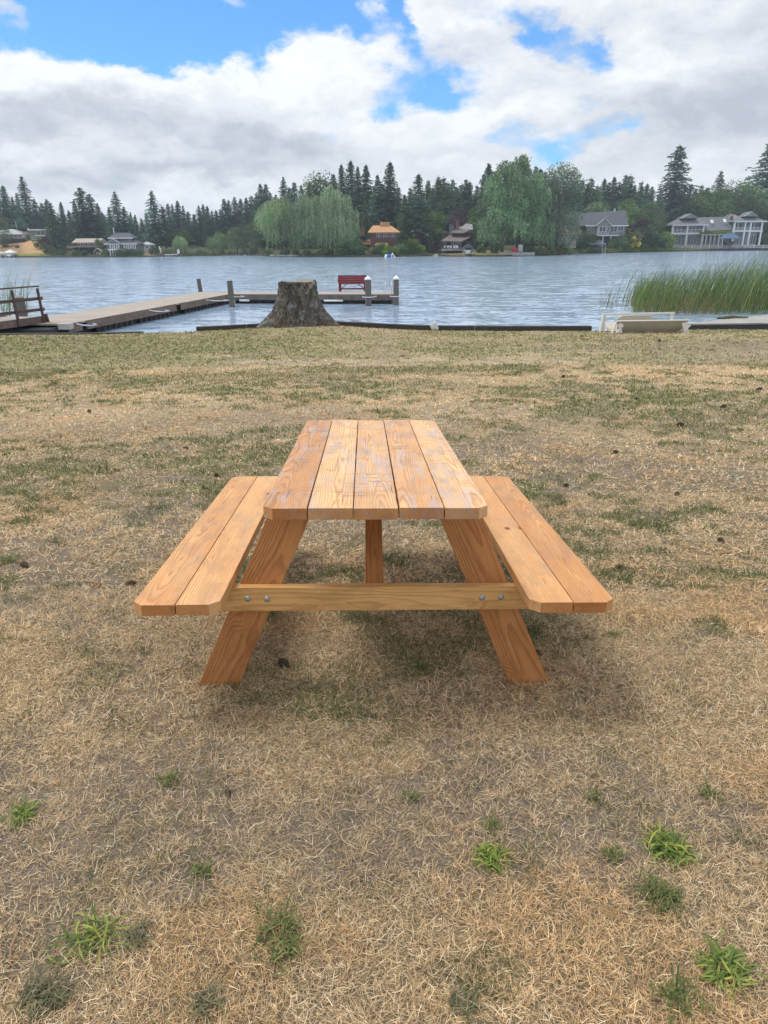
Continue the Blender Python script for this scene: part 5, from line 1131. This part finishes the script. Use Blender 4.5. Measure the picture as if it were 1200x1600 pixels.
# brown house with orange roof
h = House('lake_house', 600, 391, 14, 'square brown house with bright orange shingle roof')
h.block('wall', 579, 621, 366, 391, 0, 9, BROWN, 1); h.hip(579, 621, 366.2, 356.5, 0, 9, ORANGE, .5, .8, rx=(583, 611)); h.block('roof_monitor', 594, 609, 352, 357.5, 3.6, 2, ORANGE)
for a in (588.5, 592.5, 599, 603.5, 610, 614.5): h.win(a, a + 3.2, 367.5, 373, 0, 1, pbr('pale_blind', (.5, .52, .5), .6))
h.hip(587, 606, 383, 381, -1.0, 1.2, pbr('yellow_awning', (.62, .42, .08), .7), .3, .2, name='awning')
h = House('lake_house', 570, 388, 12, 'small brown wing with orange roof and brick chimney'); h.block('wall', 566, 578, 382, 389, 0, 6, DARKW, 1); h.hip(566, 578, 382, 376, 0, 5, ORANGE, .2, .3, gable=True); h.chimney(567, 360, 382, 1, 1.25, BRICK); h.gable_front(562, 572, 376, 370, 1, 4, BROOF, DARKW, False)
# grey-brown house behind
h = House('lake_house', 688, 382, 34, 'dull two storey house with low grey hipped roof behind the plum trees'); h.block('wall', 678, 697, 366, 383, 0, 8, pbr('dull_wall', (.16, .15, .16)), 1); h.hip(676, 699, 366.3, 360, 0, 8, roofm('dull_roof', (.23, .22, .23)), .45, .6); h.win(681, 683.5, 369, 373, 0, 1); h.win(691, 694, 367.5, 372, 0, 1)
# dark gabled house
h = House('lake_house', 718, 391, 12, 'dark brown house with layered shake roofs and two chimneys')
def shed(hh, name, q, th, mat):
    mb = MB(); pts = [Vector((hh.X(a), y, hh.Z(b))) for a, b, y in q]; mb.slab(*pts, th); mb.build(name, mat, hh.o)
h.block('wall', 698, 741, 378.5, 391, 1.5, 8, DARKW, 1); h.block('upper_wall', 708, 740, 367, 378, 3.5, 5, DARKW)
shed(h, 'lower_roof', [(689, 377.5, 0), (720, 379, -1), (741, 371, 4.5), (706, 369, 5.0)], .35, BROOF); shed(h, 'upper_roof', [(704, 366.5, 3), (726, 367, 2.6), (741, 360.5, 6.0), (722, 357, 8)], .35, BROOF); shed(h, 'top_roof', [(718, 362, 5), (741, 362.5, 5), (742, 354.5, 9), (732, 353.5, 9)], .3, roofm('grey_shake', (.3, .29, .29)))
h.chimney(707, 356, 378, 4.5, 1.15, pbr('stone_chimney', (.17, .16, .18), .9, .4, 3)); h.chimney(716.5, 350.5, 364, 5, .9, BRICK)
for a in (706, 712, 717): h.win(a, a + 4, 381, 388, 1.5, 1)
h.block('terrace', 690, 726, 389, 390, -3, 4, pbr('terrace_grey', (.36, .34, .32)), .3)
for k, a in enumerate((695, 700, 704, 710, 714)):
    x = House('patio_chair', a, 389, 9.6, 'pale patio chair on the terrace of the dark brown house', 'chair'); x.o['group'] = 'patio chairs on the terrace'
    mb = MB(); mb.box(-.3, .3, -.3, .3, .35, .45); mb.box(-.3, .3, .24, .3, .45, 1.0)
    for sx_ in (-.26, .26):
        for sy_ in (-.26, .26): mb.bar((sx_, sy_, -.2), (sx_, sy_, .4), .06)
    mb.build('chair_shell', M_TRIM, x.o)
# orange roofed cottage and the grey house
h = House('lake_house', 888, 382, 14, 'small cream cottage with orange brown roof beside the birches'); h.block('wall', 881, 900, 365, 383, 0, 7, CREAMW, 1); h.hip(880, 902, 365.5, 356, 0, 7, ORANGE, .3, .5, gable=True)
h = House('lake_house', 940, 388, 16, 'grey house with steep dark slate roof, white trim and front gable')
h.block('wall', 914, 974, 357, 388, 0, 11, pbr('warm_grey_siding', (.21, .22, .23), .8, .15, 1), 1)
X0, X1 = h.X(902), h.X(977); mb = MB(); e0, e1 = h.Z(357.5), h.Z(337); vs = [(h.X(900), -.8, e0), (X1, -.8, h.Z(355.5)), (X1, 11.8, e0), (h.X(900), 11.8, e0), (h.X(905), 5.5, h.Z(339)), (h.X(978.5), 5.5, h.Z(336))]
mb.add(vs, [(0, 1, 5, 4), (2, 3, 4, 5), (3, 0, 4), (1, 2, 5), (0, 3, 2, 1)]); mb.build('roof', SLATE, h.o); h.fascia(914, 974, 356.6, 0, .8)
h.gable_front(927, 950, 357, 348, -1.4, 5, SLATE, pbr('gable_grey', (.25, .25, .25)), True); h.block('bay_wall', 929, 948, 357, 372, -1.3, 1.4, pbr('bay_grey', (.27, .27, .28))); h.win(932, 942, 358.5, 365.5, -1.3, 2); h.win(944, 947.5, 358, 368, -1.3, 1); h.win(951, 961.5, 357.8, 366, 0, 2); h.win(962.5, 971, 357.8, 364.5, 0, 2); h.win(929.3, 931.3, 358, 369, -1.3, 1)
h.block('balcony', 912, 962, 369.8, 371.2, -2.6, 2.6, M_TRIM); h.block('lower_porch', 908, 928, 374, 375.2, -3, 3, M_TRIM); h.posts((912, 938, 950), 371, 388, -2.4, .35); h.block('painted_lower_shade', 916, 972, 372, 388, -.1, .2, SHADE, 0); h.chimney(961, 334.5, 340, 5, .4, M_TRIM)  # dark slab on the lower wall paints the shade below the balcony
h.win(918, 925, 376.5, 386, -.1, 1); h.win(953, 960, 376, 386, -.1, 2)
# white mansion
h = House('lake_mansion', 1117, 383, 14, 'large white balconied mansion with grey roofs and green pergola', 'house')
MW = wallm('mansion_siding', (.27, .29, .31))
h.block('wall', 1054, 1097, 352, 383, 2.2, 9, MW, 1); h.block('right_wall', 1146, 1184, 350, 383, 2.2, 9, MW, 1); h.block('middle_wall', 1097, 1146, 362, 383, 4.5, 8, MW, 1)
MR = roofm('mansion_roof', (.17, .18, .195))
h.hip(1048, 1101, 355, 344.5, -.2, 11.6, MR, .45, .6, name='left_roof'); h.hip(1143, 1190, 351, 343, -.2, 11.6, MR, .45, .6, name='right_roof'); 
mb = MB(); mb.add([(h.X(1088), 1.8, h.Z(364)), (h.X(1150), 1.8, h.Z(362)), (h.X(1150), 8, h.Z(343.5)), (h.X(1088), 8, h.Z(344.5)), (h.X(1088), 14, h.Z(356)), (h.X(1150), 14, h.Z(356))], [(0, 1, 2, 3), (3, 2, 5, 4), (0, 3, 4), (1, 5, 2)]); mb.build('middle_roof', MR, h.o)
for xa, xb, zt, zb in ((1111, 1115.5, 352.5, 355.5), (1131, 1135.5, 351.5, 354.5)):
    mb = MB(); mb.slab((h.X(xa), 3.6, h.Z(zb) + 1.0), (h.X(xb), 3.6, h.Z(zb) + 1.0), (h.X(xb), 4.8, h.Z(zt) + 1.4), (h.X(xa), 4.8, h.Z(zt) + 1.4), .1); mb.build('skylight', M_TRIM, h.o)
h.fascia(1048, 1101, 355, -.2, .6); h.fascia(1143, 1190, 351, -.2, .6)
h.gable_front(1062, 1086, 346, 340, 1.5, 6, MR, MW, True); h.gable_front(1158, 1178, 344, 338, 1.5, 6, MR, MW, True)
h.posts((1048.5, 1071, 1096), 355, 383.5, 0, .75); h.posts((1143.5, 1160, 1168.5, 1186), 351, 383.5, 0, .7)
h.block('balcony', 1048, 1099, 366.2, 368, -.1, 2.4, M_TRIM); h.block('balcony', 1142, 1188, 363.5, 365.2, -.1, 2.4, M_TRIM); h.rail(1050, 1096, 361.2, 366.2, .1, step=.5); h.rail(1145, 1186, 359, 363.5, .1, step=.5)
for a in (1052, 1058.5, 1064.5, 1075, 1081, 1087): h.win(a, a + 5, 356.5, 365.5, 2.2, 1)
for a in (1147, 1153, 1162, 1172, 1178): h.win(a, a + 5, 352.5, 362.5, 2.2, 1)
for a, b in ((1052, 1066), (1076, 1090), (1148, 1157), (1162, 1167), (1171, 1183)): h.win(a, b, 369.5, 382, 2.2, 3)
for a in (1098, 1104, 1110, 1117, 1123, 1129, 1135): h.win(a, a + 3.6, 370, 382, 4.5, 1)
h.posts((1096, 1101, 1108, 1114, 1121, 1127), 369, 383.5, -.6, .3, name='pergola_post'); h.chimney(1147, 343.5, 348, 6, .8, pbr('dark_flue', (.08, .08, .08)))
h.block('pergola_beam', 1092, 1142, 368, 369, -.7, 3, M_TRIM)
rs = np.random.RandomState(9); n = 2600; Pq = np.stack([h.X(1090) + (h.X(1142) - h.X(1090)) * rs.rand(n), -1 + 3.6 * rs.rand(n), h.Z(366.5) + rs.randn(n) * .38 + .2 * np.sin(rs.rand(n) * 30)], -1); V_, q = leaf_quads(Pq, .35 + .4 * rs.rand(n), rs); c = np.array([.13, .20, .04])[None] * (.6 + .8 * rs.rand(n, 1))
o = raw_mesh('climbing_vine', V_ + np.array(h.o.location), quads=q, col=np.repeat(c, 4, 0), mat=M_LEAF); tag(o, 'bright green vine covering the pergola of the white mansion', 'vine')
h = House('far_roof', 1142, 356, 40, 'tan hipped roof showing behind the white mansion ridge', 'house'); h.block('wall', 1133, 1158, 345, 357, 0, 8, CREAMW, 5); h.hip(1132, 1160, 345, 336.5, 0, 8, roofm('tan_roof', (.42, .33, .29)), .4, .3)
# fence in front of the mansion
h = House('picket_fence', 1105, 388.5, 5, 'long white railing fence between the mansion and the lake', 'fence')
for k in range(15):
    a = 1010 + k * 14; mb = MB(); X_ = h.X(a); dz_ = (1105 - a) * .0087 * h.k * 1.0; mb.box(X_ - .14, X_ + .14, -.1, .18, -.2, 1.45 ); mb.build('post', M_TRIM, h.o)
    mb = MB(); X2 = h.X(a + 14); mb.box(X_ + .15, X2 - .15, 0, .08, 1.2, 1.32); mb.box(X_ + .15, X2 - .15, 0, .08, .15, .27); x = X_ + .45
    while x < X2 - .3: mb.box(x, x + .12, .005, .07, .2, 1.25); x += .42
    mb.build('panel', M_TRIM, h.o)
h = House('seawall', 1110, 391.5, 1.0, 'dark low seawall of the white mansion', 'wall'); h.block('wall', 1000, 1260, 388.8, 391.5, 0, 1, DARKW, .8)
h = House('garden_fence', 665, 395, 8, 'thin brown rail fence on the bank right of the blue float', 'fence')
for k in range(8): h.posts((634 + k * 9,), 391, 396, 0, .16, BROWN, 'post')
for z_ in (391.5, 393.2): h.block('rail', 634, 698, z_, z_ + .5, .03, .08, BROWN)
# ------------------------------------------------------------------ boats and docks over there
BLUEC = pbr('blue_canvas', (.10, .17, .27), .8, .1, 2); BLUE = pbr('blue_vinyl', (.03, .10, .42), .4, .05, 2); REDP = pbr('red_plastic', (.55, .03, .05), .4)
def lift(px, base, d, x0, x1, pt, label, mat, hullm=M_TRIM):
    h = House('boat_lift', px, base, d, label, 'boat lift'); h.hip(x0, x1, pt + (base - pt) * .36, pt, -1.5, 4, mat, .5, .15, name='canopy')
    h.posts((x0, x1), pt + (base - pt) * .36, base + 3, -1.3, .16, M_PALE, 'post'); h.posts((x0, x1), pt + (base - pt) * .36, base + 3, 2.2, .16, M_PALE, 'post')
    mb = MB(); wb = (h.X(x1) - h.X(x0)) * .30; z0 = h.Z(base - (base - pt) * .12); z1 = h.Z(base - (base - pt) * .42)
    mb.add([(-wb * .5, -1.4, z0), (wb * .5, -1.4, z0), (wb, -1.6, z1), (-wb, -1.6, z1), (-wb * .5, 3, z0), (wb * .5, 3, z0), (wb, 3, z1), (-wb, 3, z1)], [(0, 1, 2, 3), (7, 6, 5, 4), (0, 4, 5, 1), (3, 2, 6, 7), (0, 3, 7, 4), (1, 5, 6, 2)]); mb.build('hull', hullm, h.o)
    return h
lift(1138, 386, -2.5, 1126, 1151, 367, 'blue canopied boat lift in front of the white mansion', BLUEC, pbr('dark_hull', (.05, .05, .06), .4))
lift(932, 394, -1.5, 917, 944, 377, 'slate coloured boat lift canopy before the grey house', pbr('slate_canvas', (.13, .15, .18), .8), pbr('dark_hull2', (.06, .06, .07), .4))
lift(17, 402, -1.5, 10, 24, 391.5, 'white covered boat on a lift near the pale slope', M_TRIM)
lift(0, 403, -2, -6, 3.5, 393, 'white covered boat lift cut by the left edge', M_TRIM)
lift(730.5, 398, 1, 724, 738, 382.5, 'white boat under a dark canopy on the lawn', pbr('navy_canvas', (.04, .045, .06), .8), M_TRIM)
h = House('floating_slide', 611, 405, -4, 'blue and white inflatable float on the far water', 'inflatable'); mb = MB(); mb.tube([(h.X(601), 0, .5), (h.X(603), 0, .75), (h.X(614), 0, .75), (h.X(616), 0, .6)], [.3, .62, .62, .4], 12); mb.build('white_tube', M_TRIM, h.o, smooth=True)
mb = MB(); mb.tube([(h.X(604.5), -.04, .75), (h.X(611.5), -.04, .75)], .66, 12); mb.build('blue_band', BLUE, h.o, smooth=True); mb = MB(); mb.slab((h.X(611), -.9, .9), (h.X(620), -.9, .2), (h.X(620), .9, .2), (h.X(613), .9, 1.9), .35); mb.build('slide', M_TRIM, h.o); mb = MB(); mb.box(h.X(613), h.X(615), -.95, -.9, .5, 1.3); mb.build('blue_patch', BLUE, h.o)
h = House('white_raft', 628, 404, -4, 'flat white raft right of the blue inflatable', 'raft'); mb = MB(); mb.box(h.X(620.5), h.X(636), -.8, .8, -.1, .45); mb.build('raft_body', M_TRIM, h.o, bevel=.08)
h = House('buoy', 652.5, 404.5, -6, 'small white buoy on the water right of the raft', 'buoy'); mb = MB(); mb.tube([(0, 0, -.1), (0, 0, .05), (0, 0, .35), (0, 0, .45)], [.05, .22, .22, .05], 10); mb.build('buoy_ball', M_TRIM, h.o, smooth=True)
h = House('swim_platform', 402, 404, -3, 'long thin dark dock reaching left from the willow point', 'dock'); mb = MB(); mb.box(h.X(362), h.X(428), -.8, .8, .25, .5); mb.build('deck', DARKW, h.o)
for a in (364, 369, 374, 380, 396, 410): h.posts((a,), 403, 405, 0, .3, DARKW, 'float')
h.posts((369.5, 373), 397.5, 403, .2, .12, M_PALE, 'handrail')
h = House('pedal_boat', 381, 402.5, -3, 'red and white pedal boat on the thin dark dock', 'pedal boat'); mb = MB(); mb.box(h.X(377.5), h.X(385), -.7, .7, 0.1, .45); mb.build('hull', REDP, h.o, bevel=.1); mb = MB(); mb.slab((h.X(379), -.5, .5), (h.X(383), -.5, 1.1), (h.X(383.4), .5, 1.1), (h.X(379), .5, .5), .25); mb.build('seat', M_TRIM, h.o)
h = House('shore_dock', 722, 400.5, -2, 'small brown dock with railing in front of the dark brown house', 'dock'); h.block('deck', 705, 730, 399, 400, -1, 3, pbr('brown_deck', (.22, .13, .09)), .3); h.rail(708, 723, 391, 399, -.8, BROWN, 'railing', 1.0)
h = House('beach_raft', 683, 400, -2, 'pale object pile on a low raft left of the brown dock', 'raft'); h.block('deck', 676, 690, 399.2, 400, -1, 2, CREAMW, .3); h.block('crate', 679, 684, 397.5, 399.2, -.4, 1, M_TRIM); h.block('crate', 690, 693, 396, 400, -.4, .6, pbr('tan_box', (.4, .35, .28)))
h = House('shore_dock', 238, 400, -1.5, 'low plank dock with white boat ramp near the lone ragged spire', 'dock'); h.block('deck', 258, 276, 397.8, 398.6, -1, 3, M_TRIM, 0); h.posts((260, 264, 268), 398.6, 401, 0, .25, M_TRIM); h.block('post', 277.5, 280.5, 391.5, 397, 0, .8, M_TRIM)
h = House('dinghy_sail', 250, 396, 3, 'folded pale umbrella leaning on the sandy bank', 'umbrella'); mb = MB(); mb.tube([(h.X(252), 0, 0), (h.X(251), 0, 1.6), (h.X(249.3), 0, 2.7)], [.45, .3, .08], 8); mb.build('folded_canopy', M_TRIM, h.o, smooth=True)
h = House('yellow_umbrella', 826, 377, 14, 'tilted yellow garden umbrella under the birches', 'umbrella'); mb = MB(); mb.add([(h.X(821), 0, h.Z(377.5)), (h.X(830.5), 0, h.Z(372)), (h.X(824), -1, h.Z(374)), (h.X(828), .9, h.Z(375.5)), (h.X(825), 0, h.Z(372.5))], [(0, 2, 4), (2, 1, 4), (1, 3, 4), (3, 0, 4)]); mb.build('canopy', pbr('yellow_canvas', (.65, .55, .18), .7), h.o); mb = MB(); mb.bar((h.X(826), 0, h.Z(375)), (h.X(827.5), 0, h.Z(392)), .08); mb.build('pole', M_PALE, h.o)
h = House('beach_chairs', 805, 392, 2, 'red plastic kayak rack beside a grey board under the tall trees', 'kayak rack'); h.block('kayak', 800, 809, 388, 392.5, 0, 1, REDP, .2); h.block('board', 810, 817, 383.5, 392, .3, .3, pbr('grey_board', (.45, .48, .5)), .2); h.block('painted_shadow', 817.5, 820, 388, 392, .2, .6, pbr('shadow_black', (.03, .03, .03)), .2)  # black block stands in for the shadow next to the grey board
h = House('beach_ledge', 800, 396, .5, 'low grey stone landing under the tall drooping trees', 'landing'); h.block('slab', 780, 835, 394.5, 396.5, -.5, 2, M_CONC, .5)
h = House('rock_wall', 470, 400, .8, 'low stone edging along the willow point', 'stone wall'); rr = random.Random(2)
for k in range(46):
    a = 425 + k * 4.3 + rr.uniform(-1, 1); s9 = rr.uniform(.3, .8); mb = MB(); X_ = h.X(a); mb.tube([(X_ - s9, 0, .0), (X_ - s9 * .5, 0, .1), (X_ + s9 * .5, .1, .1), (X_ + s9, 0, 0)], [s9 * .3, s9 * .6, s9 * .55, s9 * .25], 7)
    pass_ = mb.build('rock', pbr('rock_grey', (.28, .27, .26)) if k == 0 else bpy.data.materials['rock_grey'], h.o)
h = House('flagpole', 28, 364, 45, 'thin white pole above the house at the left edge', 'pole'); mb = MB(); mb.tube([(0, 0, -4), (-.2, 0, h.Z(350))], .07, 6); mb.build('pole', M_TRIM, h.o); mb = MB(); mb.tube([(-.2, 0, h.Z(350)), (-.2, 0, h.Z(349))], .25, 8); mb.build('finial', M_TRIM, h.o)
# ------------------------------------------------------------------ haze
mh = bpy.data.materials.new('haze'); mh.use_nodes = True; t = NT(mh.node_tree); t.n.clear()
pv = t.new('ShaderNodeVolumePrincipled'); pv.inputs['Density'].default_value = 0.00034; pv.inputs['Color'].default_value = (.72, .86, 1.0, 1); pv.inputs['Anisotropy'].default_value = .2
out = t.new('ShaderNodeOutputMaterial'); t.l.new(pv.outputs[0], out.inputs['Volume'])
mb = MB(); mb.box(-1600, 1600, -30, 1500, -4.0, 75); hz = mb.build('haze', mh, label='thin bluish summer haze over the lake', kind='stuff')
